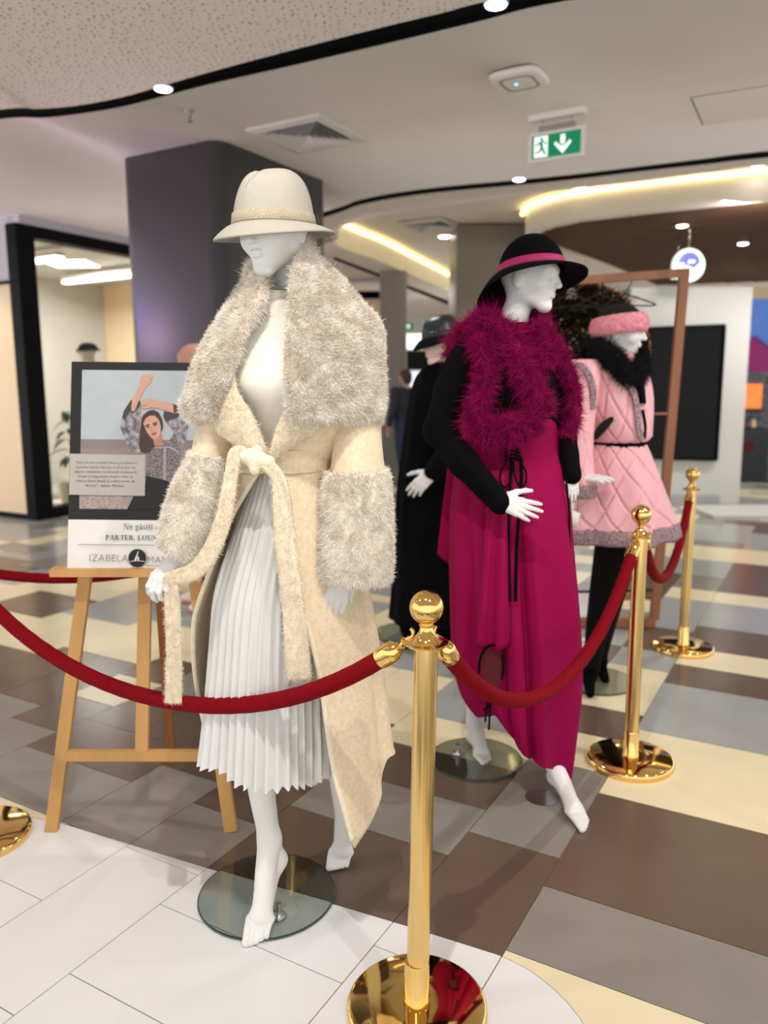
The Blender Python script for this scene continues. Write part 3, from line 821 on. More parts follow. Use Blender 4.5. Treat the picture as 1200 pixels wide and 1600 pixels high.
flat('printed_neck', Z([(795, 630), (850, 600), (862, 660), (880, 690), (840, 700), (808, 695)]), 'p_skin2')
flat('printed_face', Z([(733, 540), (745, 510), (775, 488), (810, 487), (838, 515), (852, 560), (852, 600), (838, 635), (815, 652), (790, 645), (765, 615), (745, 580)]), 'p_skin')
flat('printed_lips', Z([(785, 612), (805, 604), (825, 604), (820, 618), (800, 626), (788, 622)]), 'p_lip')
flat('printed_brow', Z([(742, 556), (768, 545), (778, 552), (750, 566)]), 'p_hair', step=False)
flat('printed_brow', Z([(795, 542), (820, 530), (832, 536), (802, 552)]), 'p_hair', step=False)
flat('printed_eye', Z([(750, 570), (772, 560), (780, 566), (755, 577)]), 'p_embro', step=False)
flat('printed_eye', Z([(800, 554), (824, 544), (830, 551), (806, 562)]), 'p_embro', step=False)
flat('printed_nose', Z([(786, 560), (795, 588), (806, 594), (790, 598), (782, 592)]), 'p_skin2', step=False)
flat('printed_forearm', Z([(785, 380), (830, 388), (890, 400), (940, 412), (942, 470), (890, 450), (830, 434), (790, 432)]), 'p_skin')
flat('printed_hand', Z([(713, 405), (722, 385), (745, 373), (780, 376), (800, 390), (800, 420), (775, 436), (740, 438), (716, 432), (728, 418), (714, 415)]), 'p_skin')
flat('printed_finger', Z([(716, 418), (760, 412), (764, 418), (720, 425)]), 'p_skin2')
# quotation box (pale translucent print) and the lettering
tb = [(110, 709), (228, 711), (227, 775), (109, 773)]
flat('printed_caption_box', tb, 'p_shade')
def text_geo(s, shear=0.0, off=0.0, spacing=1.0):
    cu = bpy.data.curves.new('t', 'FONT'); cu.body = s; cu.shear = shear; cu.offset = off; cu.space_character = spacing; cu.resolution_u = 3
    o = bpy.data.objects.new('t', cu); COL.objects.link(o)
    bpy.context.view_layer.update()
    dg = bpy.context.evaluated_depsgraph_get(); me = o.evaluated_get(dg).to_mesh()
    V = np.array([v.co[:] for v in me.vertices]); F = [tuple(p.vertices) for p in me.polygons]
    bpy.data.objects.remove(o); bpy.data.curves.remove(cu)
    return V, F
def write(name, s, px, py, wpx, hpx, m, align='c', par=None, serif=0, **k):
    """lettering of real size on the board; (px, py) photo anchor of the baseline"""
    LAY[0] += .0001
    V, F = text_geo(s, **k)
    x0, x1 = V[:, 0].min(), V[:, 0].max(); capH = .72
    a = onb(px, py); u = (a - b0) @ ex; v = (a - b0) @ ey
    sc = BW / 218.0
    W = wpx * sc; Hh = hpx * sc
    X = (V[:, 0] - x0) / (x1 - x0) * W; Yy = V[:, 1] / capH * Hh
    if align == 'c': X = X - W / 2
    Q = b0 + ex * (u + X)[:, None] + ey * (v + Yy)[:, None] + en * LAY[0]
    return mo(name, Q, F, m, par or panel, smooth=False)
qt = ['"Vrem să înfrumusețăm fiecare purtătoare a', 'brandului Izabela Mandoiu și să ducem mai', 'departe simbolistica tradițională românească.', 'Create cu drag povești țesute cu valori și', 'vrem ca fiecare ținută să confere motive de', 'fericire" - Izabela Mândoiu']
for i, (s, wp) in enumerate(zip(qt, (96, 94, 98, 86, 92, 60))):
    write('lettering', s, 166.5 - i * .3, 725 + i * 7.15, wp, 4.0, 'p_ink', shear=.25)

# a small roman (serif) alphabet drawn from stems, hairlines and bowls
def serif_text(s, bold=False):
    th = .15 if bold else .10; hair = .05 if bold else .042
    V, F = [], []
    def quad(*p):
        n = len(V); V.extend(p); F.append(tuple(range(n, n + len(p))))
    def rect(x0, y0, x1, y1): quad((x0, y0), (x1, y0), (x1, y1), (x0, y1))
    def stem(x, y0, y1, t=None, sb=True, st=True):
        t = t or th; rect(x, y0, x + t, y1)
        if sb: rect(x - .055, y0, x + t + .055, y0 + hair)
        if st: rect(x - .055, y1 - hair, x + t + .055, y1)
    def diag(x0, y0, x1, y1, t): quad((x0, y0), (x0 + t, y0), (x1 + t, y1), (x1, y1))
    def arc(cx, cy, rx, ry, a0, a1, n=18, t=None):
        t = t or th
        A = np.linspace(math.radians(a0), math.radians(a1), n)
        for a, b in zip(A[:-1], A[1:]):
            def pt(q, inn):
                wv = hair + (t - hair) * abs(math.cos(q)) if inn else 0
                return (cx + (rx - wv) * math.cos(q), cy + (ry - (hair if inn else 0)) * math.sin(q))
            quad(pt(a, 0), pt(b, 0), pt(b, 1), pt(a, 1))
    x = 0.0
    X0 = 0.0
    for ch in s:
        n0 = len(V)
        if ch == 'P': stem(.06, 0, .72); arc(.06 + th, .53, .30, .19, -90, 90); adv = .60
        elif ch == 'R': stem(.06, 0, .72); arc(.06 + th, .53, .28, .19, -90, 90); diag(.50, 0, .26, .36, th); rect(.48, 0, .72, hair); adv = .74
        elif ch == 'A': diag(.06, 0, .33, .72, hair); diag(.52, 0, .30, .72, th); rect(.18, .22, .52, .22 + hair); rect(-.0, 0, .18, hair); rect(.45, 0, .74, hair); adv = .76
        elif ch == 'T': stem(.26, 0, .72, st=False); rect(.02, .72 - hair, .26 + th + .24, .72); rect(.02, .55, .06, .72); rect(.46 + th, .55, .50 + th, .72); adv = .68
        elif ch == 'E': stem(.06, 0, .72); rect(.06, 0, .54, hair); rect(.06, .72 - hair, .52, .72); rect(.06, .35, .42, .35 + hair); rect(.51, 0, .55, .17); rect(.48, .56, .52, .72); rect(.40, .27, .43, .48); adv = .64
        elif ch == 'L': stem(.06, 0, .72); rect(.06, 0, .52, hair); rect(.49, 0, .53, .19); adv = .62
        elif ch == 'O': arc(.37, .36, .34, .375, 0, 360, 34); adv = .78
        elif ch == 'U': rect(.10, .22, .10 + th, .72); rect(.02, .72 - hair, .10 + th + .08, .72); arc(.36, .25, .26, .26, 180, 360); rect(.575, .22, .62, .72); rect(.50, .72 - hair, .70, .72); adv = .74
        elif ch == 'N': rect(.08, 0, .08 + hair, .72); diag(.52, 0, .06, .72, th); rect(.60, 0, .60 + hair, .72); rect(.0, 0, .2, hair); rect(.52, .72 - hair, .72, .72); adv = .76
        elif ch == 'G': arc(.38, .36, .34, .375, 40, 330, 30); stem(.52, .05, .34, sb=False); rect(.66, .5, .70, .68); adv = .78
        elif ch == 'e': arc(.23, .24, .21, .25, 20, 360 - 35, 26); rect(.06, .26, .43, .26 + hair); arc(.23, .24, .21, .25, 0, 25, 4); adv = .48
        elif ch in 'aă': arc(.19, .13, .17, .14, 0, 360, 22); rect(.30, .02, .30 + th, .36); arc(.20, .34, .18, .15, 10, 170, 12); rect(.30, 0, .30 + th + .05, hair); adv = .47
        elif ch == 'g': arc(.21, .31, .18, .17, 0, 360, 24); arc(.22, -.06, .21, .13, 0, 360, 24); diag(.10, .05, .14, .18, hair); rect(.34, .42, .48, .47); adv = .50
        elif ch == 's': arc(.18, .36, .14, .125, 30, 270, 14); arc(.18, .12, .15, .13, -150, 90, 14); adv = .38
        elif ch in 'iț':
            if ch == 'i': stem(.08, 0, .47, st=False); rect(.03, .47 - hair, .08 + th, .47); arc(.08 + th / 2, .62, .06, .06, 0, 360, 12, .06); adv = .30
            else: rect(.10, .06, .10 + th, .60); rect(.0, .44, .30, .44 + hair); arc(.22, .1, .12, .11, 180, 300, 8); rect(.14, -.2, .2, -.08); adv = .34
        elif ch == 'c': arc(.22, .24, .20, .25, 40, 320, 26); adv = .46
        elif ch == ':': arc(.1, .06, .06, .06, 0, 360, 12, .06); arc(.1, .38, .06, .06, 0, 360, 12, .06); adv = .24
        elif ch == ',': arc(.1, .06, .07, .07, 0, 360, 12, .07); diag(.06, -.13, .12, .03, .04); adv = .26
        else: adv = .26
        if ch == 'ă': arc(.22, .66, .12, .09, 190, 350, 10)
        for i in range(n0, len(V)): V[i] = (V[i][0] + x, V[i][1])
        x += adv + .02
    V = np.array([(a, b, 0) for a, b in V]); V[:, 0] *= 1.0
    return V, F
_tg = text_geo
text_geo = lambda s, **k: serif_text(s, k.get('off', 0) > 0) if k.pop('roman', False) else _tg(s, **k)
def roman(s, px, py, wpx, hpx, bold):
    LAY[0] += .0001
    V, F = serif_text(s, bold)
    a = onb(px, py); u = (a - b0) @ ex; v = (a - b0) @ ey; sc = BW / 218.0
    X = (V[:, 0] - V[:, 0].min()) / (V[:, 0].max() - V[:, 0].min()) * wpx * sc
    Q = b0 + ex * (u + X)[:, None] + ey * (v + V[:, 1] / .72 * hpx * sc)[:, None] + en * LAY[0]
    mo('lettering', Q, F, 'p_ink', panel, smooth=False)
roman('Ne găsiți aici:', 194, 827, 70, 9.2, False)
roman('PARTER, LOUNGE', 166, 843.5, 95, 7.6, True)
flat('printed_rule', [(122, 850.6), (306, 852), (306, 852.7), (122, 851.3)], 'p_ink')
write('lettering', 'IZABELA', 141, 877, 60, 11.5, 'p_inklight', align='l', off=-.018)
write('lettering', 'MANDOIU', 231, 880, 74, 11.5, 'p_inklight', align='l', off=-.018)
write('lettering', 'Haine pentru', 228, 884.5, 30, 3.0, 'p_ink', align='l', shear=.25)
write('lettering', 'a zi de zi', 281, 885.5, 26, 3.4, 'p_ink', align='l', shear=.25)
cxl, cyl = 215.5, 872
flat('printed_logo_disc', [(cxl + 14 * math.cos(a), cyl + 14.2 * math.sin(a)) for a in np.linspace(0, 2 * PI, 40)[:-1]], 'p_black')
flat('printed_logo_mark', [(216.8, 861), (217.8, 861.3), (213.6, 876), (210.2, 876.4)], 'p_white')
flat('printed_logo_mark', [(203.5, 877.2), (209, 876), (216, 875.6), (223, 876.2), (228, 877.4), (228, 878), (222, 876.9), (216, 876.5), (209, 876.9), (203.5, 878)], 'p_white', step=False)
flat('printed_logo_mark', [(215.2, 876), (215.6, 871), (217, 869.5), (218.4, 870), (218, 873), (218.8, 876), (217.6, 876), (216.8, 872.4), (216.3, 876)], 'p_white', step=False)

# ================================================================== mannequin kit
mk('mannequin_white', (224, 223, 219), .38, var=.015, vscale=3, spec=.45)
mk('mannequin_cream', (232, 220, 204), .4, var=.015, vscale=3, spec=.45)
mk('wool_cream', (226, 206, 174), .9, var=.09, vscale=90, bump=.5, bscale=260, sheen=.5, sheentint=(255, 240, 215))
mk('wool_edge', (234, 220, 194), .9, var=.08, vscale=60, bump=.5, bscale=220, sheen=.5, sheentint=(255, 245, 225))
mk('fur_base', (226, 216, 200), .95, var=.1, vscale=40)
mk('fur_strand', (250, 245, 235), .75, col2=(222, 209, 191), vscale=22, spec=.2)
mk('knit_cream', (228, 222, 208), .8, var=.03, vscale=90, bump=.12, bscale=500, sheen=.2)
mk('pleat_white', (216, 215, 211), .5, var=.015, vscale=20, sheen=.15)
mk('felt_cream', (172, 167, 153), 1.0, spec=.1, var=.03, vscale=50, bump=.1, bscale=300)
mk('hat_braid', (172, 156, 128), .85, col2=(204, 192, 168), vscale=420, detail=1, bump=1.0, bscale=420)
mk('nail_white', (250, 250, 250), .2, var=.01)
mb_ = mk('base_glass', (232, 240, 236), .02, trans=1.0, ior=1.45, var=.01)
mk('base_glass_edge', (60, 92, 80), .15, var=.1, trans=.3)

def Rz(a): return np.array([[math.cos(a), -math.sin(a), 0], [math.sin(a), math.cos(a), 0], [0, 0, 1.0]])
def Rx(a): return np.array([[1, 0, 0], [0, math.cos(a), -math.sin(a)], [0, math.sin(a), math.cos(a)]])

def add_head(s, o=(0, 0, 0), ears=True, neck=.17, sc=1.0):
    o = np.array(o, float); T = lambda *q: o + np.array(q) * sc
    e = lambda c, r, k, sub=False: s.ell(T(*c), np.array(r) * sc, k * sc, sub=sub)
    c = lambda a, b, ra, rb, k: s.cap(T(*a), T(*b), ra * sc, rb * sc, k * sc)
    e((0, -.012, .030), (.073, .094, .083), .02)
    e((0, .020, .006), (.0605, .072, .080), .03)
    c((0, .045, -.035), (0, .066, -.082), .038, .0155, .035)
    for g in (1, -1):
        c((.040 * g, .0, -.045), (.010 * g, .058, -.085), .016, .013, .03)
        e((.036 * g, .056, -.014), (.020, .02, .022), .03)
    c((-.032, .078, .034), (.032, .078, .034), .013, .013, .03)
    for g in (1, -1):
        e((.030 * g, .100, .012), (.017, .017, .011), .016, True); e((.030 * g, .075, .010), (.014, .012, .009), .008)
    c((0, .090, .028), (0, .110, -.018), .0055, .009, .012)
    e((0, .104, -.022), (.0135, .011, .007), .008)
    e((0, .088, -.045), (.019, .010, .005), .006); e((0, .086, -.055), (.016, .010, .0055), .006)
    e((0, .102, -.050), (.020, .008, .0016), .004, True)
    if ears:
        for g in (1, -1): e((.071 * g, -.012, -.002), (.008, .018, .030), .008)
    c((0, -.030, -.05), (0, -.045, -.11), .046, .044, .03)
    c((0, -.045, -.11), (0, -.055, -neck), .044, .054, .02)
def head_geo(h=.0035):
    s = SDF(); add_head(s)
    V, F = s.mesh(h)
    return relax(V, F, 1), F
HEAD = head_geo()
def head(par, c, yaw, pitch=0, roll=0, m='mannequin_white', sc=1.0):
    """face looks along (sin yaw, -cos yaw): yaw 0 = towards the camera"""
    V, F = HEAD
    Ry = np.array([[math.cos(roll), 0, math.sin(roll)], [0, 1, 0], [-math.sin(roll), 0, math.cos(roll)]])
    R = Rz(yaw + PI) @ Rx(pitch) @ Ry
    R = np.asarray(R)
    return mo('head', (V * sc) @ R.T + np.array(c), F, m, par), R

def hand_geo(curl, spread=.10, thumb=(.5, .3), h=.0028, pinch=0.0):
    s = SDF()
    s.cap((0, -.045, 0), (0, .005, 0), .0215, .022, .012)
    bx = (.029, .010, -.009, -.027); ln = (.070, .078, .073, .056); by = (.092, .096, .092, .084)
    for i in range(4):
        s.cap(((.012 - i * .008), .0, 0), (bx[i], by[i] - .004, -.001), .0175, .0118, .014)
    s.ell((.004, .045, -.008), (.034, .045, .012), .012)
    for i in range(4):
        p = np.array([bx[i], by[i], 0.0]); a = 0.0
        dirx = (1.5 - i) * spread
        for j, (fr, r0, r1) in enumerate(((.45, .0098, .0086), (.31, .0086, .0078), (.24, .0078, .0062))):
            a -= curl[i] * (.8, 1.1, .7)[j]
            d = np.array([math.sin(dirx) * math.cos(a), math.cos(dirx) * math.cos(a), math.sin(a)])
            q = p + d * ln[i] * fr
            s.cap(p, q, r0, r1, .004 if j else .006); p = q
    t0 = np.array([.026, .022, -.006]); a1, a2 = thumb
    t1 = t0 + np.array([math.sin(a1) * .042, math.cos(a1) * .042, -.012])
    t2 = t1 + np.array([math.sin(a2) * .034, math.cos(a2) * .034, -.008])
    t3 = t2 + np.array([math.sin(a2 - .2) * .022, math.cos(a2 - .2) * .022, -.006])
    s.cap((.01, .01, -.004), t1, .02, .0125, .014); s.chain([t1, t2, t3], [.0115, .0098, .0075], .006)
    V, F = s.mesh(h)
    return relax(V, F, 1), F
def hand(par, wrist, d, n, geo, mirror=False, sc=1.0, m='mannequin_white', name='hand'):
    V, F = geo
    V = V.copy() * sc
    if mirror: V[:, 0] *= -1; F = F[:, ::-1]
    d = np.array(d, float); d /= np.linalg.norm(d); n = np.array(n, float); n = n - d * (n @ d); n /= np.linalg.norm(n)
    x = np.cross(d, n)
    return mo(name, V @ np.stack([x, d, n], 1).T + np.array(wrist), F, m, par)

def foot(s, ankle, heel, ball, toe, side, wid=.029):
    """tiptoe mannequin foot added to an SDF; side = unit vector towards the little toe"""
    ankle, heel, ball, toe, side = [np.array(q, float) for q in (ankle, heel, ball, toe, side)]
    side = side / np.linalg.norm(side)
    s.cap(ankle, heel, .024, .022, .03)
    mid = (ankle + ball) / 2 + np.array([0, 0, .008])
    s.limb([ankle, mid, ball], [.026, .0235, .018], 12, .012)
    s.cap(heel, ball, .019, .015, .03)
    s.cap(ball - side * wid * .5, ball + side * wid * .6, .0150, .0125, .02)
    f = toe - ball
    for i in range(5):
        t = (i - 2) / 2.0
        p = ball + side * wid * .95 * t + np.array([0, 0, -.002]); L = (1.0, .96, .86, .74, .60)[i]
        q = p + f * L - side * .004 * t; r = (.0112, .0088, .0082, .0078, .0072)[i]
        q[2] = max(r * .95, min(q[2], .012))
        m_ = (p + q) / 2 + np.array([0, 0, .004])
        s.chain([p, m_, q], [.0115, r * .98, r], .0028)

def ring(a, b, Yc, dep, m=96, dy=0.0, e=2.0, th0=0.0, th1=2 * PI, fold=None):
    """horizontal cross-section whose left and right silhouettes stand at photo pixels a=(px,py), b=(px,py) at distance Yc"""
    A, Bq = P(a[0], a[1], Yc), P(b[0], b[1], Yc)
    t = np.linspace(th0, th1, m, endpoint=(abs(th1 - th0 - 2 * PI) > 1e-6))
    c, s_ = np.cos(t), np.sin(t)
    cs = np.sign(c) * np.abs(c) ** (2 / e); ss = np.sign(s_) * np.abs(s_) ** (2 / e)
    k = np.ones(m) if fold is None else 1 + fold(t)
    mid = (A + Bq) / 2; h = (Bq - A) / 2
    out = mid + (cs * k)[:, None] * h
    out[:, 1] += -ss * k * dep + dy
    return out                                    # t = 0 right, pi/2 front (towards camera), pi left, 3pi/2 back

def rows(spec, n, m=96, **k):
    """spec rows: (pxL, pyL, pxR, pyR, Yc, depth); interpolated to n rings"""
    S = resample(np.array(spec, float), n)
    return np.stack([ring((r[0], r[1]), (r[2], r[3]), r[4], r[5], m, **k) for r in S])

def glass_base(par, x, y, r, knob=None, knobz=.03):
    g = MB(); g.lathe([(0, .001), (r - .001, .001), (r, .002), (r, .0075), (r - .001, .0085), (0, .0085)], (x, y, 0), 72)
    b = g.build('glass_base', 'base_glass', par, angle=30)
    V, F = tube([np.array([x + (r + .0003) * math.cos(a), y + (r + .0003) * math.sin(a), .005]) for a in np.linspace(0, 2 * PI, 73)], .0022, 6, False)
    mo('glass_rim', V, F, 'base_glass_edge', b)
    if knob is not None:
        k = MB(); k.lathe([(0, .0086), (.02, .0086), (.021, .012), (.019, .018), (.009, .020), (.008, .05), (0, .05)], (knob[0], knob[1], 0), 28)
        k.build('spigot', 'steel', b, angle=35)

def ribbon(path, widths, nrm, th, name, m, par, wave=0.0, n=60, **k):
    """thick strip along a path; widths along; nrm = facing normal"""
    C = resample(np.array(path, float), n); W = np.interp(np.linspace(0, 1, n), np.linspace(0, 1, len(widths)), widths)
    T = np.gradient(C, axis=0); T /= np.linalg.norm(T, axis=1)[:, None]
    nn = np.array(nrm, float) if np.ndim(nrm) == 1 else resample(np.array(nrm, float), n)
    S = np.cross(T, np.broadcast_to(nn, T.shape)); S /= np.linalg.norm(S, axis=1)[:, None]
    g = []
    for u in np.linspace(-.5, .5, 7):
        q = C + S * (W * u)[:, None]
        g.append(q + np.broadcast_to(nn, T.shape) * (wave * np.sin(np.linspace(0, 14, n) + u * 4))[:, None] * abs(u) * 2)
    return sheet(np.stack(g, 1), th, name, m, par, **k)

def furry(name, base_obj, V, F, n, length, width, par, m, comb=None, jit=.35, curl=.3, seg=3, clump=.5, keep=None):
    p, N = surface_samples(V, F, n, keep)
    V2, F2 = blades(p - N * .002, N, length, width, comb, jit, curl, seg, clump)
    o = mo(name, V2, F2, m, par); o['kind'] = 'stuff'
    return o

def fuzz(o, n, length, width, m, keep=None, jit=.6):
    me = o.data; V = np.empty(len(me.vertices) * 3); me.vertices.foreach_get('co', V); V = V.reshape(-1, 3) + ORG[o]
    F = np.array([tuple(p.vertices) for p in me.polygons if len(p.vertices) == 4])
    p, N = surface_samples(V, F, n, keep)
    V2, F2 = blades(p - N * .001, N, length, width, np.array([0, 0, -.5]), jit, .5, 2, .5)
    f = mo('fuzz', V2, F2, m, o if o.parent is None or o.parent.parent is None else o.parent); f['kind'] = 'stuff'
front = lambda p, N: (N[:, 1] < .35) * 1.0
# ================================================================== mannequin in the cream coat
ma = thing('mannequin', (-.33, 2.02, 0), 'white mannequin in a cream belted coat with fur collar, cream hat and pleated skirt', 'mannequin', 'dressed shop mannequins')
glass_base(ma, -.335, 2.02, .19, P(436, 1437, 1.915)[:2] * 1.0)
YA = 1.97
# body: torso hidden in the clothes, bare legs walking on tiptoe
s = SDF()
s.ell(P(455, 600, YA + .03), (.125, .075, .13), .05); s.cap(P(455, 640, YA + .03), P(455, 760, YA + .03), .085, .085, .05)
s.ell(P(450, 810, YA + .03), (.135, .09, .09), .05)
hipL, hipR = P(425, 830, YA + .02), P(485, 830, YA + .03)
kF, aF = P(407, 1120, 1.90), P(421, 1310, 1.945)
kR, aR = P(522, 1130, 2.03), P(541, 1288, 2.165)
s.chain([hipL, kF], [.075, .047], .03); s.chain([hipR, kR], [.075, .047], .03)
for sh, el, wr in ((P(350, 545, YA + .03), P(330, 700, YA - .02), P(290, 855, 1.86)), (P(560, 545, YA + .03), P(556, 720, YA - .03), P(545, 880, 1.87))):
    s.chain([sh, el, wr], [.045, .036, .024], .03)
V, F = s.mesh(.008); mo('body', relax(V, F, 2), F, 'mannequin_white', ma)
s = SDF()
s.limb([kF, P(405, 1180, 1.925), P(409, 1235, 1.935), aF], [.044, .0395, .0345, .0265])
foot(s, aF, P(434, 1343, 1.965), P(407, 1434, 1.868), P(399, 1476, 1.815), (1, .0, 0))
V, F = s.mesh(.0028); mo('leg', relax(V, F, 1), F, 'mannequin_white', ma)
s = SDF()
s.limb([kR, P(533, 1190, 2.085), P(538, 1240, 2.13), aR], [.044, .041, .036, .0275])
foot(s, aR, P(550, 1300, 2.225), P(533, 1330, 2.165), P(527, 1352, 2.128), (1, -.1, 0))
V, F = s.mesh(.0028); mo('leg', relax(V, F, 1), F, 'mannequin_white', ma)
head(ma, P(430, 366, 1.99), -.50, -.10, 0.02, sc=.96)
hl_ = hand_geo((.62, .66, .7, .75), .05, (.35, -.15))
hand(ma, P(287, 868, 1.845), P(252, 905, 1.80) - P(287, 868, 1.845), (-.35, -.75, .5), hl_, mirror=False, sc=.86)
hr_ = hand_geo((.40, .34, .40, .48), .05, (.55, .25))
hand(ma, P(536, 890, 1.86), P(521, 955, 1.83) - P(536, 890, 1.86), (.45, -.9, .1), hr_, mirror=True, sc=.82)

# knitted roll-neck top
sp = [(413, 456, 458, 457, YA + .015, .038), (411, 472, 460, 470, YA + .015, .040), (408, 488, 463, 486, YA + .015, .043), (395, 503, 482, 500, YA + .02, .055), (362, 520, 535, 516, YA + .025, .075),
      (350, 545, 552, 540, YA + .02, .10), (350, 585, 545, 580, YA + .01, .125), (356, 615, 535, 610, YA + .01, .128), (372, 660, 522, 658, YA + .015, .105), (384, 700, 515, 700, YA + .02, .088), (386, 735, 515, 735, YA + .02, .088)]
def bust(t): return .045 * np.exp(-((t - 1.15) / .42) ** 2) + .045 * np.exp(-((t - 2.05) / .42) ** 2)
S = resample(np.array(sp, float), 60); R = []
for r in S:
    b_ = math.exp(-((r[1] - 600) / 32) ** 2)
    R.append(ring((r[0], r[1]), (r[2], r[3]), r[4], r[5], 96, fold=(lambda t, b_=b_: bust(t) * b_ * 2.2)))
V, F = loft(R); top = mo('knit_top', V, F, 'knit_cream', ma)
V, F = loft([ring((413, 456), (458, 457), YA + .015, .038, 64), ring((412, 459), (459, 460), YA + .015, .0395, 64), ring((415, 459), (456, 460), YA + .015, .034, 64)]); mo('collar_edge', V, F, 'knit_cream', top)

# pleated skirt
NP = 42
def pleat_rows(spec, n, NPl, amp0, amp1, m=NP * 8):
    S = resample(np.array(spec, float), n); out = []
    for i, r in enumerate(S):
        f = i / (n - 1); amp = amp0 + (amp1 - amp0) * f
        ph = lambda t: (t * NPl / (2 * PI)) % 1.0
        fo = lambda t: amp * (np.where(ph(t) < .72, ph(t) / .72, (1 - ph(t)) / .28) - .5) + .05 * f * f * np.sin(t * 5 + 1.0) + .03 * f * np.sin(t * 9 + 4)
        out.append(ring((r[0], r[1]), (r[2], r[3]), r[4], r[5], m, fold=fo))
    return np.stack(out)
R = pleat_rows([(395, 735, 512, 735, YA + .02, .085), (385, 770, 515, 770, YA + .02, .092), (362, 840, 514, 840, YA + .01, .11), (338, 920, 512, 920, YA, .13), (330, 1000, 512, 1000, YA, .145), (324, 1080, 515, 1080, YA, .155), (319, 1140, 518, 1160, YA, .165), (317, 1168, 519, 1196, YA, .172)], 50, NP, .035, .13)
tt = np.linspace(0, 2 * PI, R.shape[1], endpoint=False)
low = np.linspace(0, 1, len(R)) ** 3
R[:, :, 2] += low[:, None] * (.006 * np.sin(tt * 6 + .6) + .004 * np.sin(tt * 11 + 2) + .0035 * np.sin(tt * NP))[None, :]
V, F = loft(R); mo('pleated_skirt', V, F, 'pleat_white', ma)

# ---- the coat
coat_parent = None
# skirt of the coat: an open wrap from the left front edge round the back to the right front edge
cs = [  # pxL, pxR, py, px of right front edge, Y, depth, left edge angle
    (366, 523, 702, 428, YA + .015, .112, 1.75), (366, 524, 722, 432, YA + .015, .114, 1.9), (364, 528, 750, 437, YA + .015, .12, 2.15), (355, 540, 800, 445, YA + .01, .135, 2.55),
    (341, 556, 855, 456, YA + .005, .15, 2.85), (322, 570, 910, 469, YA, .168, 3.02), (305, 581, 962, 485, YA, .182, 3.10), (302, 588, 1010, 499, YA, .19, 3.12), (306, 595, 1060, 509, YA, .195, 3.14),
    (316, 601, 1115, 521, YA, .20, 3.16), (330, 607, 1165, 541, YA, .205, 3.2), (337, 610, 1180, 551, YA, .208, 3.22)]
S = resample(np.array(cs, float), 64); mC = 150; grid = []
for i, r in enumerate(S):
    f = i / (len(S) - 1)
    A, Bq = P(r[0], r[2], r[4]), P(r[1], r[2], r[4]); mid = (A + Bq) / 2; a = (Bq[0] - A[0]) / 2; d = r[5]
    E_ = P(r[3], r[2], r[4] - d * .85)
    te = math.acos(np.clip((E_[0] - mid[0]) / a, -1, 1))           # right front edge angle (front side)
    th = np.linspace(r[6], 2 * PI + te, mC)                          # left -> back -> right -> front
    k = 1 + f * (.030 * np.sin(th * 5 + .5) + .022 * np.sin(th * 9 + 1.0)) * np.clip((th - 3.4) / .8, 0, 1) * np.clip((2 * PI + te - th) / .25, 0, 1)
    k += -.085 * f ** 2 * np.exp(-((th - 2 * PI - .30) / .10) ** 2)     # deep fold at the right side
    q = np.stack([mid[0] + a * np.cos(th) * k, mid[1] - d * np.sin(th) * k, np.full(mC, mid[2])], 1)
    t = np.linspace(0, 1, mC)
    hem = np.interp(th, [3.2, 3.6, 5.2, 2 * PI - .2, 2 * PI + .22, 2 * PI + .32, 2 * PI + .6, 2 * PI + te], [.03, -.02, -.02, -.012, -.015, .045, .10, .165])
    q[:, 2] -= hem * max(0, (f - .55) / .45) ** 1.5
    grid.append(q)
grid = np.array(grid)
coat = sheet(grid, .007, 'coat', 'wool_cream', ma, flip=True)
fuzz(coat, 30000, .0035, .0011, 'wool_cream', front)
# thick fleecy front edges
V, F = tube(resample(grid[4::3, -1], 70), .0065, 10); mo('fleece_edge', V, F, 'wool_edge', coat)
V, F = tube(resample(grid[4::3, 0], 70), .006, 10); mo('fleece_edge', V, F, 'wool_edge', coat)
# bodice
bo = [(345, 560, 515, 368, 470, .085), (338, 572, 560, 358, 455, .11), (332, 578, 610, 362, 449, .13), (334, 572, 650, 385, 447, .135), (350, 545, 685, 408, 440, .122), (362, 527, 715, 420, 425, .115)]
S = resample(np.array(bo, float), 30); g = []
for r in S:
    A, Bq = P(r[0], r[2], YA + .015), P(r[1], r[2], YA + .015); mid = (A + Bq) / 2; a = (Bq[0] - A[0]) / 2
    xl, xr_ = P(r[3], r[2], YA - r[5] * .8)[0], P(r[4], r[2], YA - r[5] * .8)[0]
    t0 = math.acos(np.clip((xl - mid[0]) / a, -1, 1)); t1 = math.acos(np.clip((xr_ - mid[0]) / a, -1, 1))
    th = np.linspace(t0, 2 * PI + t1, 110)
    g.append(np.stack([mid[0] + a * np.cos(th), mid[1] - r[5] * np.sin(th), np.full(110, mid[2])], 1))
sheet(np.array(g), .006, 'bodice', 'wool_cream', coat, flip=True)
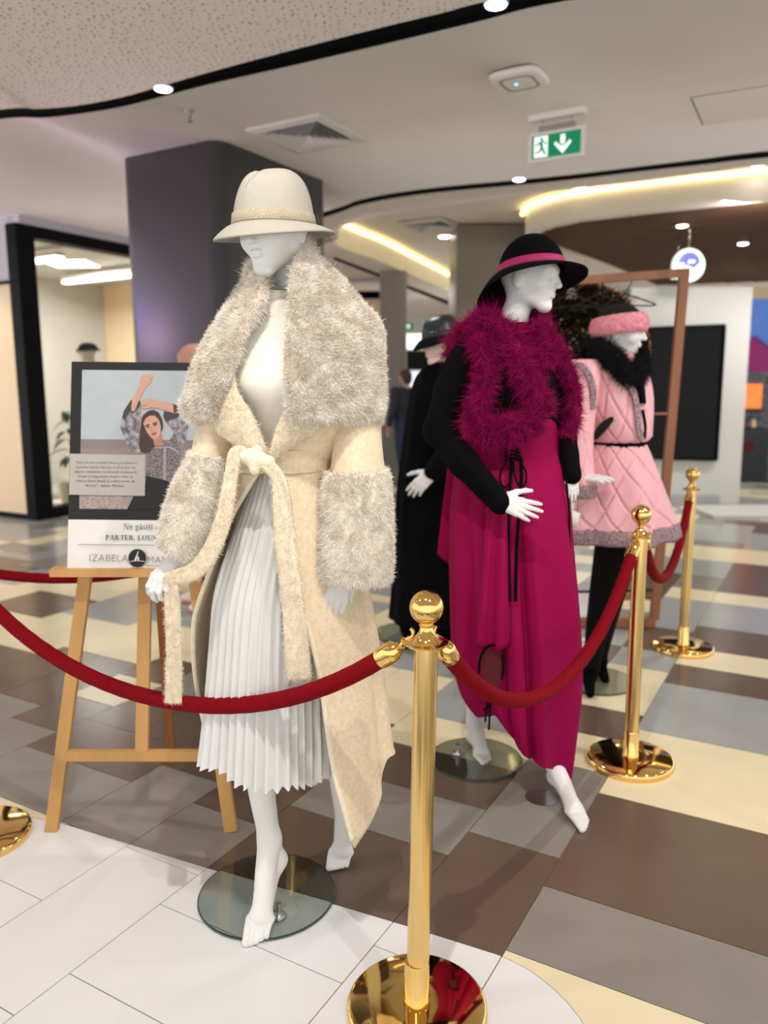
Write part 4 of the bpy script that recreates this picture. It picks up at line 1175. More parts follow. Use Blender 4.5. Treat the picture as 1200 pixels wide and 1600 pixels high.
# turned lapels below the fur
def lap(name, inner, outer, yi, yo, bul, m, par, th=.008, n=40, c=14, **k):
    I = resample(np.array([P(a, b, y) for (a, b), y in zip(inner, yi)]), n); O = resample(np.array([P(a, b, y) for (a, b), y in zip(outer, yo)]), n)
    t = np.linspace(0, 1, c)[None, :, None]
    G = I[:, None] * (1 - t) + O[:, None] * t
    B_l = np.interp(np.linspace(0, 1, n), np.linspace(0, 1, len(bul)), bul)[:, None]
    G[..., 1] -= B_l * np.sin(PI * t[..., 0])
    return G, sheet(G, th, name, m, par, **k)
_, lp = lap('lapel', [(366, 580), (372, 612), (392, 644), (411, 688), (417, 706), (419, 716)], [(322, 640), (326, 660), (352, 684), (384, 702), (402, 712), (416, 720)], [1.855, 1.84, 1.835, 1.835, 1.84, 1.84], [1.90, 1.875, 1.85, 1.84, 1.84, 1.84], [.01, .015, .012, .006, .002, 0], 'wool_edge', coat)
fuzz(lp, 7000, .005, .0012, 'wool_edge', front)
_, lp = lap('lapel', [(450, 600), (447, 634), (434, 666), (424, 698), (420, 712), (419, 718)], [(505, 630), (500, 655), (494, 676), (465, 690), (446, 703), (424, 720)], [1.845, 1.83, 1.828, 1.832, 1.838, 1.84], [1.86, 1.845, 1.84, 1.838, 1.84, 1.84], [.01, .014, .012, .006, .002, 0], 'wool_edge', coat)
fuzz(lp, 7000, .005, .0012, 'wool_edge', front)
# sleeves
def limb(name, spec, n, m, par, dep=.06, mm=72, th=None, fold=None):
    """loft whose rings follow a tilted axis: rows (pxL, pyL, pxR, pyR, Y, depth)"""
    S = resample(np.array(spec, float), n)
    R = np.stack([ring((r[0], r[1]), (r[2], r[3]), r[4], r[5], mm, fold=fold) for r in S])
    V, F = loft(R)
    return R, V, F
def limb_obj(name, spec, n, m, par, **k):
    R, V, F = limb(name, spec, n, m, par, **k)
    F = F[:, ::-1] if False else F
    return mo(name, V, F, m, par), R, V, F
wr_f = lambda t: .03 * np.sin(3 * t + 1) + .02 * np.sin(5 * t)
limb_obj('sleeve', [(524, 600, 588, 600, YA + .02, .05), (521, 625, 595, 625, YA, .066), (521, 680, 595, 680, YA - .03, .075), (516, 735, 600, 735, YA - .06, .072), (514, 760, 602, 760, YA - .065, .068)], 26, 'wool_cream', coat, fold=wr_f)
limb_obj('sleeve', [(335, 520, 395, 520, YA + .01, .06), (318, 570, 385, 575, YA, .072), (308, 620, 375, 630, YA - .02, .075), (308, 665, 366, 676, YA - .035, .068), (300, 705, 357, 717, YA - .05, .062), (292, 725, 352, 738, YA - .06, .058)], 26, 'wool_cream', coat, fold=wr_f)
def cuff(spec, n_f, par):
    S = resample(np.array(spec, float), 34)
    R = [ring((r[0], r[1]), (r[2], r[3]), r[4], r[5], 80, e=2.3) for r in S]
    last = S[-1]; first = S[0]
    def inner(r, k, dpy):
        cx = (r[0] + r[2]) / 2
        return ring((cx + (r[0] - cx) * k, r[1] + dpy), (cx + (r[2] - cx) * k, r[3] + dpy), r[4], r[5] * k, 80, e=2.3)
    R = [inner(first, .80, 8), inner(first, .92, -3)] + R + [inner(last, .95, 4), inner(last, .84, 4), inner(last, .72, -8)]
    V, F = loft(R); c = mo('fur_cuff', V, F, 'fur_base', par)
    furry('fur', c, V, F, n_f, .0085, .0019, c, 'fur_strand', comb=np.array([0, 0, -.7]), jit=.3, curl=.3, clump=.5, keep=lambda p, N: (N[:, 1] < .45) * 1.0)
cuff([(506, 738, 605, 735, YA - .06, .082), (503, 765, 609, 762, YA - .065, .088), (501, 820, 612, 818, YA - .08, .090), (499, 865, 613, 865, YA - .095, .090), (499, 897, 611, 901, YA - .10, .088)], 52000, coat)
cuff([(300, 704, 356, 716, YA - .05, .068), (276, 752, 348, 762, YA - .08, .074), (258, 800, 335, 817, YA - .105, .078), (252, 832, 322, 852, YA - .12, .076), (252, 843, 315, 868, YA - .125, .072)], 40000, coat)
# fur collar: two great lapels and the roll behind the neck
def fur_lapel(inner, outer, yi, yo, bul, n_f, flip, wid=.029, comb=None):
    n, c = 46, 26
    I = resample(np.array([P(a, b, y) for (a, b), y in zip(inner, yi)]), n); O = resample(np.array([P(a, b, y) for (a, b), y in zip(outer, yo)]), n)
    t = np.linspace(0, 1, c)[None, :, None]
    G = I[:, None] * (1 - t) + O[:, None] * t
    bl = np.interp(np.linspace(0, 1, n), np.linspace(0, 1, len(bul)), bul)[:, None]
    G[..., 1] -= bl * np.sin(PI * t[..., 0]) ** .8
    du = np.gradient(G, axis=1); dv = np.gradient(G, axis=0); Nn = np.cross(du, dv); Nn /= np.linalg.norm(Nn, axis=2)[..., None]
    if Nn[n // 2, c // 2, 1] > 0: Nn = -Nn
    # pillow-like thickness that closes at the rim
    u = np.linspace(0, 1, n)[:, None]; v = np.linspace(0, 1, c)[None, :]
    pr = np.minimum(1, (np.minimum(np.minimum(u, 1 - u) * 14, np.minimum(v, 1 - v) * 9))) ; pr = np.sqrt(np.clip(1 - (1 - pr) ** 2, 0, 1))
    nz = .0045 * noise3(G, 30.0)
    Fr_ = G + Nn * (pr * wid * .6 + nz * pr)[..., None]; Bk = G - Nn * (pr * wid * .4)[..., None]
    V1, F1 = loft(Fr_, closed=False); V2, F2 = loft(Bk, closed=False)
    fn = np.cross(V1[F1[:, 1]] - V1[F1[:, 0]], V1[F1[:, 2]] - V1[F1[:, 0]])
    if fn[:, 1].mean() > 0: F1 = F1[:, ::-1]
    else: F2 = F2[:, ::-1]
    col = mo('fur_lapel', np.concatenate([V1, V2]), np.concatenate([F1, F2 + len(V1)]), 'fur_base', coat)
    furry('fur', col, V1, F1, n_f, .0085, .0019, col, 'fur_strand', comb=comb, jit=.32, curl=.3, clump=.5)
    furry('fur', col, V2, F2, n_f // 6, .012, .0018, col, 'fur_strand', comb=comb, jit=.4, curl=.4, clump=.6)
fur_lapel([(468, 396), (457, 424), (453, 462), (449, 510), (447, 560), (447, 605), (448, 640), (453, 652)],
          [(490, 400), (512, 424), (540, 452), (570, 482), (594, 514), (599, 570), (599, 625), (594, 664)],
          [1.945, 1.915, 1.895, 1.87, 1.845, 1.825, 1.815, 1.815], [2.03, 2.04, 2.05, 2.05, 2.03, 1.985, 1.955, 1.935], [.01, .02, .035, .05, .055, .05, .045, .04], 92000, True, comb=np.array([.1, -.1, -.45]))
fur_lapel([(414, 440), (415, 466), (401, 497), (381, 532), (369, 567), (355, 596), (345, 622), (335, 650)],
          [(398, 436), (374, 464), (354, 494), (333, 529), (316, 567), (302, 604), (293, 640), (312, 655)],
          [1.935, 1.905, 1.885, 1.86, 1.845, 1.845, 1.85, 1.855], [2.0, 2.005, 2.0, 1.98, 1.96, 1.94, 1.915, 1.89], [.008, .016, .024, .03, .034, .034, .03, .02], 52000, False, comb=np.array([-.1, -.1, -.45]))
pb = resample(np.array([P(404, 440, 1.97), P(408, 425, 2.04), P(432, 412, 2.085), P(462, 402, 2.07), P(478, 398, 2.0)]), 24)
V, F = tube(pb, .03, 18); cb = mo('fur_collar_roll', V, F, 'fur_base', coat)
furry('fur', cb, V, np.array([f for f in F if len(f) == 4]), 16000, .013, .0017, cb, 'fur_strand', jit=.4, curl=.4, clump=.7)
# belt: band, knot and two tails
belt = MB()
R = rows([(364, 701, 524, 697, YA + .015, .128), (363, 716, 525, 713, YA + .015, .131), (364, 733, 524, 731, YA + .015, .128)], 9, 90)
V, F = loft(R); be = mo('belt', V, F, 'wool_cream', coat)
s = SDF(); kc = P(398, 716, 1.825)
s.cap(P(384, 712, 1.825), P(420, 722, 1.82), .018, .016, .015); s.cap(P(372, 708, 1.84), P(392, 716, 1.825), .014, .016, .012); s.cap(P(402, 702, 1.82), P(398, 734, 1.818), .012, .013, .012)
V, F = s.mesh(.004); mo('belt_knot', relax(V, F, 1), F, 'wool_edge', be)
rb_ = ribbon([P(384, 706, 1.822), P(368, 708, 1.815), P(363, 730, 1.812), P(357, 770, 1.80), P(347, 818, 1.79), P(330, 860, 1.785), P(306, 890, 1.785), P(280, 900, 1.785), P(262, 905, 1.785)], [.022, .028, .030, .032, .036, .040, .040, .034, .030], (.1, -1, .2), .006, 'belt_tail', 'wool_edge', be, wave=.004)
fuzz(rb_, 6000, .005, .0012, 'wool_edge', front)
rb_ = ribbon([P(266, 900, 1.786), P(268, 925, 1.787), P(270, 960, 1.788), P(272, 1030, 1.79), P(271, 1098, 1.79)], [.030, .033, .034, .036, .037], (.05, -1, 0), .006, 'belt_tail', 'wool_edge', be, wave=.004)
fuzz(rb_, 5000, .005, .0012, 'wool_edge', front)
rb_ = ribbon([P(412, 722, 1.815), P(432, 742, 1.808), P(440, 775, 1.80), P(446, 850, 1.792), P(456, 930, 1.785), P(463, 1000, 1.782), P(467, 1062, 1.78)], [.022, .032, .040, .048, .052, .055, .056], (-.1, -1, 0), .008, 'belt_tail', 'wool_edge', be, wave=.006)
fuzz(rb_, 7000, .006, .0012, 'wool_edge', front)

# cream fedora with a braided band
def hat_geo(c, brim_rx, brim_ry, crown_rx, crown_ry, H, tilt, yaw, droop, pinch=.012, up_back=.0, roll=0.0, dome=2.6, front_dip=.02, side_up=0.0):
    """returns brim, crown, band (V, F); local y = front of the hat"""
    n = 96; a = np.arange(n) * 2 * PI / n; ca_, sa = np.cos(a), np.sin(a)
    Rm = Rz(yaw + PI) @ Rx(tilt) @ np.array([[math.cos(roll), 0, math.sin(roll)], [0, 1, 0], [-math.sin(roll), 0, math.cos(roll)]])
    W_ = lambda q: q @ Rm.T + np.array(c)
    br = []
    for f in np.linspace(0, 1, 14):
        rx, ry = crown_rx + (brim_rx - crown_rx) * f, crown_ry + (brim_ry - crown_ry) * f
        z = -droop * f ** 1.6 - front_dip * f ** 1.5 * np.clip(sa, 0, 1) + up_back * f ** 1.5 * np.clip(-sa, 0, 1) + side_up * f ** 1.5 * np.abs(ca_)
        br.append(np.stack([rx * ca_, ry * sa, z], 1))
    topb = np.array(br); und = topb[::-1].copy(); und[..., 2] -= .005
    Vb, Fb = loft(np.concatenate([topb, und]))
    cr = []
    for f in np.linspace(0, 1, 22):
        r = (1 - f ** dome) ** (1 / dome) if f < 1 else 0.0
        rr = (1 - .13 * f) * r
        x, y = crown_rx * rr * ca_, crown_ry * rr * sa
        z = np.full(n, H * f)
        cre = np.exp(-(x / (.024)) ** 2) * f ** 4
        z = z - .020 * cre * np.clip((y + .05) / .1, 0, 1.3) * (pinch > 0)
        pin = pinch * f ** 1.5 * np.exp(-((sa - .75) / .3) ** 2) * np.sign(ca_) * (np.abs(ca_) > .05)
        cr.append(np.stack([x - pin, y, z], 1))
    Vc, Fc = loft(np.array(cr))
    bd_ = []
    for z, k in ((.002, 1.012), (.004, 1.03), (.026, 1.02), (.028, .99)):
        f = z / H; r = (1 - f ** dome) ** (1 / dome) * (1 - .13 * f)
        bd_.append(np.stack([crown_rx * r * k * ca_, crown_ry * r * k * sa, np.full(n, z)], 1))
    Vd, Fd = loft(np.array(bd_))
    return (W_(Vb), Fb), (W_(Vc), Fc), (W_(Vd), Fd), W_
hb_, hc_, hd_, _w = hat_geo(P(429, 354, 1.99), .140, .160, .092, .114, .130, -.06, -.50, .020, pinch=.02, front_dip=.016, up_back=.010, dome=3.6)
hat = mo('hat', hc_[0], hc_[1], 'felt_cream', ma); mo('hat_brim', hb_[0], hb_[1], 'felt_cream', hat); mo('hat_band', hd_[0], hd_[1], 'hat_braid', hat)

# ================================================================== mannequin in the magenta dress
mk('magenta_cloth', (142, 6, 66), .8, var=.04, vscale=40, bump=.05, bscale=500, spec=.12)
mk('magenta_feather', (160, 8, 88), .8, col2=(112, 2, 56), vscale=30, spec=.2, sheen=.2, sheentint=(255, 60, 150))
mk('maroon_lining', (86, 10, 22), .8, var=.08)
mk('black_cloth', (6, 5, 6), .9, var=.2, vscale=40, spec=.1)
mk('black_felt', (6, 6, 7), .95, var=.2, vscale=60, spec=.1)
mk('satin_band', (160, 24, 86), .6, var=.06, vscale=30, vstretch=(1, 1, 6))
mk('black_cord', (5, 5, 5), .8, var=.2, spec=.1)
YB = 2.66
mb = thing('mannequin', (.35, 2.83, 0), 'mannequin in a magenta feathered dress with a wide-brimmed black hat', 'mannequin', 'dressed shop mannequins')
glass_base(mb, .347, 2.832, .175, P(715, 1190, 2.86)[:2])
s = SDF()
s.ell(P(800, 590, YB + .02), (.12, .08, .13), .05); s.cap(P(797, 640, YB + .02), P(797, 740, YB + .02), .085, .09, .05); s.ell(P(797, 770, YB + .03), (.13, .09, .09), .05)
k1, a1 = P(848, 1010, 2.60), P(864, 1192, 2.56)
k2, a2 = P(752, 1010, 2.75), P(742, 1128, 2.87)
s.chain([P(820, 790, YB + .01), k1], [.075, .05], .02); s.chain([P(775, 790, YB + .04), k2], [.075, .05], .02)
V, F = s.mesh(.008); mo('body', relax(V, F, 2), F, 'mannequin_white', mb)
s = SDF(); s.limb([k1, P(858, 1110, 2.585), a1], [.047, .038, .027])
foot(s, a1, P(866, 1214, 2.615), P(897, 1264, 2.42), P(918, 1294, 2.335), (.93, .35, 0), .026)
V, F = s.mesh(.0035); mo('leg', relax(V, F, 1), F, 'mannequin_white', mb)
s = SDF(); s.limb([k2, P(744, 1070, 2.82), a2], [.047, .039, .028])
foot(s, a2, P(739, 1150, 2.93), P(752, 1178, 2.855), P(762, 1192, 2.79), (.93, .35, 0), .026)
V, F = s.mesh(.0035); mo('leg', relax(V, F, 1), F, 'mannequin_white', mb)
head(mb, P(827, 440, YB), 1.0, -.02, -.05, sc=.95)
# sleeves of the black top
s = SDF(); s.chain([P(728, 552, YB - .03), P(706, 610, YB - .05), P(686, 672, YB - .09), P(724, 722, YB - .17), P(782, 786, YB - .26)], [.056, .056, .050, .047, .037], .02)
V, F = s.mesh(.006); mo('sleeve', relax(V, F, 2), F, 'black_cloth', mb)
hB = hand_geo((.14, .10, .12, .2), .10, (.75, .55))
hand(mb, P(778, 782, YB - .26), P(824, 797, YB - .30) - P(778, 782, YB - .26), (.0, -1, .22), hB, mirror=True, sc=.80)
s = SDF(); s.chain([P(866, 570, YB + .02), P(882, 660, YB + .02), P(886, 712, YB - .02), P(893, 742, YB - .05)], [.05, .042, .036, .034], .02)
V, F = s.mesh(.006); mo('sleeve', relax(V, F, 2), F, 'black_cloth', mb)
hand(mb, P(893, 740, YB - .05), (.12, -.1, -1), (.3, -1, 0), hB, mirror=False, sc=.55)
# black inner bodice
V, F = loft(rows([(782, 505, 838, 505, YB, .05), (760, 520, 850, 520, YB, .07), (735, 545, 868, 545, YB, .10), (728, 590, 872, 590, YB, .125), (726, 640, 872, 640, YB, .12), (722, 690, 870, 690, YB, .105)], 30)); mo('black_top', V, F, 'black_cloth', mb)
# dress
_G = lambda t, c, w_: np.exp(-((t - c) / w_) ** 2)
def dfold(f):
    return lambda t: f * (-.15 * _G(t, 1.54, .05) + .07 * _G(t, 1.36, .07) - .08 * _G(t, 1.05, .17) + .06 * _G(t, .66, .15) - .05 * _G(t, .36, .07) + .05 * _G(t, 1.72, .08) - .10 * _G(t, 1.92, .06)
                          + .06 * _G(t, 2.15, .12) - .10 * _G(t, 2.42, .08) + .05 * _G(t, 2.66, .10) - .05 * _G(t, 2.9, .06) + .05 * np.sin(9 * t) * (t > 3.3))
sp = [(724, 655, 869, 653, YB, .124), (721, 670, 871, 668, YB, .120), (718, 690, 872, 688, YB, .112), (717, 712, 873, 708, YB, .112), (712, 735, 880, 730, YB, .125), (704, 790, 890, 780, YB, .155), (702, 870, 895, 850, YB, .18), (703, 940, 902, 930, YB, .195), (705, 1000, 907, 1000, YB, .205), (709, 1045, 908, 1070, YB, .205), (718, 1080, 902, 1125, YB, .20), (731, 1103, 897, 1165, YB, .19), (738, 1110, 893, 1195, YB, .18)]
S = resample(np.array(sp, float), 80); R = []
for i, r in enumerate(S):
    f = np.clip((r[1] - 712) / 220, 0, 1)
    R.append(ring((r[0], r[1]), (r[2], r[3]), r[4], r[5], 360, fold=dfold(f)))
R = np.array(R); th = np.linspace(0, 2 * PI, 360, endpoint=False)
low = np.clip((S[:, 1] - 960) / 150, 0, 1)
# the hem climbs at the front left where the skirt is gathered up
R[:, :, 2] += (low ** 2)[:, None] * (.075 * np.exp(-((th - 2.25) / .35) ** 2) - .012 * np.exp(-((th - .5) / .4) ** 2))[None, :]
V, F = loft(R); dress = mo('dress', V, F, 'magenta_cloth', mb)
V, F = loft(np.stack([ring((717, 713), (873, 709), YB, .1145, 120), ring((717, 716), (874, 712), YB, .1145, 120)])); mo('waist_seam', V, F, 'magenta_cloth', dress)
# balloon drape over the front left, gathered above an oval opening
def drape(L_, R_, y0, y1, dep, n=40, c=30):
    g = []
    for i, f in enumerate(np.linspace(0, 1, n)):
        row = []
        for u in np.linspace(0, 1, c):
            px = (L_[0] + (L_[1] - L_[0]) * f) * (1 - u) + (R_[0] + (R_[1] - R_[0]) * f) * u
            py = y0 + (y1 - y0) * f + 10 * f ** 3 * math.sin(PI * u)
            bul = dep * math.sin(PI * u) * (.35 + .65 * math.sin(PI * min(1, f * .9)) ** .7) + .016 * math.sin(u * 9 + 1.0) * min(1, f * 2)
            row.append(P(px, py, YB - .125 - .085 * min(1, f * 1.25) - bul))
        g.append(row)
    return np.array(g)
G = drape((765, 744), (800, 796), 735, 1008, .045)
sheet(G, .004, 'draped_panel', 'magenta_cloth', dress)
ov = [P(770 + 17 * math.cos(a), 1040 + 36 * math.sin(a), YB - .226) for a in np.linspace(0, 2 * PI, 30)[:-1]]
V = np.array(ov + [p + np.array([0, .012, 0]) for p in ov]); n = len(ov)
mo('lining_opening', V, [tuple(range(n - 1, -1, -1)), tuple(range(n, 2 * n))] + [(i, (i + 1) % n, (i + 1) % n + n, i + n) for i in range(n)], 'maroon_lining', dress, smooth=False)
def cord(name, pts, r=.0032, par=None, m='black_cord'):
    V, F = tube(resample(np.array(pts), max(12, len(pts) * 6)), r, 8); return mo(name, V, F, m, par or dress)
cord('cord', [P(748, 1052, YB - .236), P(750, 1030, YB - .236), P(758, 1014, YB - .240), P(770, 1008, YB - .240), P(785, 1008, YB - .226)], .0045)
cord('cord', [P(785, 1022, YB - .236), P(786, 1045, YB - .236), P(784, 1062, YB - .236)], .0035)
for a, b, c in ((762, 758, 1128), (766, 764, 1140), (770, 756, 1110)):
    cord('tassel_cord', [P(768, 1078, YB - .205), P(a, 1095, YB - .208), P(b, c, YB - .205)], .0035)
s = SDF(); s.ell(P(768, 1080, YB - .205), (.016, .012, .014), .005); V, F = s.mesh(.004); mo('cord_knot', V, F, 'black_cord', dress)
for dx in (0, 17):
    cord('lace', [P(799 + dx * .9, 716, YB - .135), P(797 + dx, 760, YB - .165), P(795 + dx * .75, 850, YB - .195), P(797 + dx * .5, 940, YB - .215)], .006 if dx else .0045)
for i in range(3):
    y = 701 + i * 6
    cord('lace', [P(788, y, YB - .128), P(801, y + 3, YB - .133), P(815, y + 6, YB - .128)], .003); cord('lace', [P(815, y, YB - .128), P(801, y + 3, YB - .135), P(788, y + 6, YB - .128)], .003)
for sx in (-1, 1):
    q = [P(802, 716, YB - .14), P(802 + sx * 10, 722, YB - .15), P(802 + sx * 20, 738, YB - .158), P(802 + sx * 19, 756, YB - .164), P(802 + sx * 10, 760, YB - .166), P(802 + sx * 3, 745, YB - .160), P(802, 720, YB - .145)]
    cord('bow_loop', q, .0032)
cord('side_cord', [P(884, 745, YB - .09), P(889, 800, YB - .10), P(891, 880, YB - .10)], .0035)
# cape falling behind the arm
I = [(735, 520), (725, 560), (712, 610), (704, 660), (699, 730), (692, 790), (686, 840), (683, 866)]
O = [(775, 520), (775, 560), (775, 620), (775, 680), (775, 740), (770, 800), (745, 860), (722, 898)]
G, _o = lap('cape', I, O, [YB + .10] * 8, [YB + .13] * 8, [.0, .02, .03, .03, .03, .03, .02, .01], 'magenta_cloth', mb, th=.004, n=40, c=24)
# feather trim: fluffy boas along neckline, fronts, waist and armhole
def boa(path, rad, nf, L=.031, comb=None):
    C = resample(np.array(path), 40); V, F = tube(C, rad * .55, 14); F = np.array([f for f in F if len(f) == 4])
    core = mo('feather_band', V, F, 'magenta_feather', mb)
    p, N = surface_samples(V, F, nf)
    # barbs leave small plumes: group by noise so that they fan together
    q = np.floor(p * 38) / 38
    fan = np.stack([noise3(q + 1.3, 97.), noise3(q + 9.1, 89.), noise3(q + 15.7, 83.)], 1)
    V2, F2 = blades(p, N * .9 + fan * .9, L * rad / .06, .0016, np.array([0, -.15, -.30]), .22, .45, 5, .55)
    o = mo('feather_barbs', V2, F2, 'magenta_feather', core); o['kind'] = 'stuff'
    p, N = surface_samples(V, F, nf // 14)
    V2, F2 = blades(p, N, L * 1.15 * rad / .06, .0036, np.array([0, -.1, -.35]), .5, .55, 6, .6)
    o = mo('feather_plumes', V2, F2, 'magenta_feather', core); o['kind'] = 'stuff'
yb = YB - .10
boa([P(708, 560, YB - .02), P(718, 530, YB - .03), P(742, 508, YB - .06), P(770, 506, YB - .10), P(792, 518, yb - .02)], .046, 6500)
boa([P(742, 516, YB - .07), P(758, 548, yb - .03), P(760, 590, yb - .05), P(748, 625, yb - .05), P(738, 655, yb - .03)], .042, 8500)
boa([P(800, 512, YB - .10), P(806, 545, yb - .05), P(818, 580, yb - .06), P(836, 618, yb - .05), P(848, 648, yb - .03)], .045, 9000)
boa([P(738, 664, yb - .03), P(766, 673, yb - .07), P(806, 669, yb - .08), P(842, 654, yb - .05)], .050, 8000)
boa([P(836, 506, YB - .06), P(860, 532, YB - .07), P(880, 566, YB - .05), P(894, 605, YB - .03), P(897, 645, YB - .03), P(884, 682, YB - .04)], .034, 8000)
boa([P(826, 512, YB - .09), P(843, 545, yb - .01), P(853, 575, yb - .02)], .040, 4500)
boa([P(752, 492, YB + .02), P(770, 488, YB + .07), P(800, 484, YB + .09), P(836, 492, YB + .06), P(846, 510, YB - .03)], .036, 4500)
# wide-brimmed black felt hat with magenta band and scarf tail
hb_, hc_, hd_, W_ = hat_geo(P(830, 424, YB), .170, .182, .096, .114, .118, .12, .95, .040, pinch=.0, up_back=-.05, front_dip=-.02, roll=-.10, dome=2.3)
hat = mo('hat', hc_[0], hc_[1], 'black_felt', mb); mo('hat_brim', hb_[0], hb_[1], 'black_felt', hat); mo('hat_band', hd_[0], hd_[1], 'satin_band', hat)
ribbon([P(768, 450, YB + .09), P(757, 470, YB + .11), P(746, 500, YB + .11), P(738, 530, YB + .10)], [.02, .04, .055, .05], (-.5, -1, 0), .003, 'scarf_tail', 'satin_band', hat)

# ================================================================== mannequin in the pink quilted suit
mk('pink_quilt', (238, 178, 184), .6, var=.05, vscale=14, sheen=.25, sheentint=(255, 220, 228), bump=.5, bscale=22)
mk('pink_fur', (244, 178, 188), .9, col2=(224, 142, 156), vscale=60)
mk('black_fur', (8, 8, 9), .95, var=.3, vscale=60)
mk('lace', (58, 48, 54), .8, col2=(196, 164, 170), vscale=190, detail=1)
mk('tights', (8, 8, 9), .8, spec=.15, var=.2)
mk('paper', (236, 233, 228), .6, var=.02)
YC = 3.58
mc = thing('mannequin', (1.0, 3.62, 0), 'mannequin in a pink quilted jacket and skirt with a pink fur headband', 'mannequin', 'dressed shop mannequins')
glass_base(mc, 1.02, 3.64, .19)
s = SDF()
s.limb([P(960, 850, YC), P(943, 930, YC + .02), P(930, 1000, YC + .03), P(924, 1050, YC - .02)], [.09, .066, .048, .034], 24)
s.limb([P(975, 850, YC + .05), P(955, 930, YC + .06), P(940, 1000, YC + .10), P(936, 1030, YC + .12)], [.085, .062, .046, .036], 24)
s.ell(P(960, 780, YC), (.14, .1, .12), .05); s.cap(P(958, 740, YC), P(960, 600, YC), .09, .11, .05)
V, F = s.mesh(.008); mo('body', relax(V, F, 2), F, 'tights', mc)
def boot(a, heel, toe):
    s = SDF(); s.cap(a, (np.array(a) + heel) / 2 + [0, 0, .02], .036, .034, .02)
    s.cap((np.array(a) + heel) / 2 + [0, 0, .02], toe, .034, .020, .02); s.cap(heel + [0, 0, .07], heel, .016, .009, .01); s.cap(a, heel + [0, 0, .07], .036, .026, .02)
    V, F = s.mesh(.005); mo('boot', relax(V, F, 1), F, 'black_felt', mc)
boot(P(922, 1050, YC - .02), PZ(917, 1072, .012), PZ(922, 1084, .018)); boot(P(936, 1030, YC + .12), PZ(935, 1052, .012), PZ(946, 1062, .018))
head(mc, P(971, 522, YC), 1.05, -.05, 0, sc=.95)
# jacket
qf = lambda t: .02 * np.sin(6 * t) + .012 * np.sin(11 * t + 1)
def grooves(t, v, na=4, sig=.05):
    g = 0
    for sgn in (1, -1):
        x = (t * na / (2 * PI) * 2 + sgn * v + .12 * np.sin(3 * t)) % 1.0
        g = g + np.exp(-((x - .5) / sig) ** 2)
    return -np.minimum(g, 1.2)
def quilt(spec, n, m, amp=.075, base=None):
    S = resample(np.array(spec, float), n); R = []
    for i, r in enumerate(S):
        v = i / n * (S[-1, 1] - S[0, 1]) / 58.0
        R.append(ring((r[0], r[1]), (r[2], r[3]), r[4], r[5], m, fold=lambda t: amp * grooves(t, v)))
    return np.array(R)
R = quilt([(940, 552, 985, 550, YC, .07), (918, 562, 996, 560, YC, .10), (905, 580, 1003, 578, YC, .125), (906, 610, 1008, 606, YC, .14), (912, 645, 1014, 640, YC, .15), (918, 672, 1017, 668, YC, .148), (922, 686, 1014, 684, YC, .135), (926, 692, 1006, 690, YC, .12)], 100, 260)
V, F = loft(R); jk = mo('jacket', V, F, 'pink_quilt', mc)
V, F = loft(rows([(924, 690, 1008, 688, YC, .124), (923, 694, 1009, 692, YC, .126), (925, 698, 1007, 696, YC, .122)], 5, 80)); mo('waistband', V, F, 'black_cloth', jk)
# sleeves
R = quilt([(893, 562, 942, 562, YC - .06, .06), (884, 590, 938, 594, YC - .09, .075), (878, 640, 930, 645, YC - .11, .078), (878, 700, 926, 702, YC - .14, .075), (884, 740, 928, 742, YC - .17, .072), (890, 756, 930, 756, YC - .18, .066)], 100, 160, amp=.075)
V, F = loft(R); mo('sleeve', V, F, 'pink_quilt', jk)
V, F = loft(rows([(888, 756, 931, 755, YC - .18, .068), (887, 762, 932, 761, YC - .18, .071), (888, 777, 931, 775, YC - .18, .070), (891, 778, 928, 777, YC - .18, .06)], 10, 70)); mo('lace_cuff', V, F, 'lace', jk)
R = quilt([(985, 570, 1010, 570, YC + .08, .05), (988, 620, 1020, 620, YC + .08, .06), (990, 680, 1018, 682, YC + .06, .06)], 70, 120, amp=.075)
V, F = loft(R); mo('sleeve', V, F, 'pink_quilt', jk)
hC = hand_geo((.10, .08, .10, .12), .05, (.45, .2))
hand(mc, P(905, 745, YC - .20), P(942, 748, YC - .26) - P(905, 745, YC - .20), (.1, -.35, 1), hC, mirror=True, sc=.85)
# lace trims, pocket, front edge
ribbon([P(893, 572, YC - .12), P(907, 571, YC - .15), P(920, 585, YC - .175), P(927, 610, YC - .18), P(926, 640, YC - .18)], [.02, .024, .026, .026, .024], (-.1, -1, .1), .004, 'lace_trim', 'lace', jk)
ribbon([P(957, 572, YC - .14), P(975, 590, YC - .15), P(990, 612, YC - .155), P(996, 640, YC - .155), P(998, 665, YC - .155), P(1003, 688, YC - .14)], [.026] * 6, (.25, -1, .1), .004, 'lace_trim', 'lace', jk)
ribbon([P(1004, 640, YC - .135), P(1008, 665, YC - .13), P(1007, 686, YC - .12)], [.012] * 3, (.3, -1, .1), .006, 'front_facing', 'black_cloth', jk)
s = SDF(); s.limb([P(931, 684, YC - .165), P(943, 668, YC - .172), P(957, 655, YC - .172)], [.010, .022, .009], 12); V, F = s.mesh(.005); V[:, 1] = (V[:, 1] - (YC - .16)) * .5 + YC - .152; mo('pocket_opening', V, F, 'black_fur', jk)
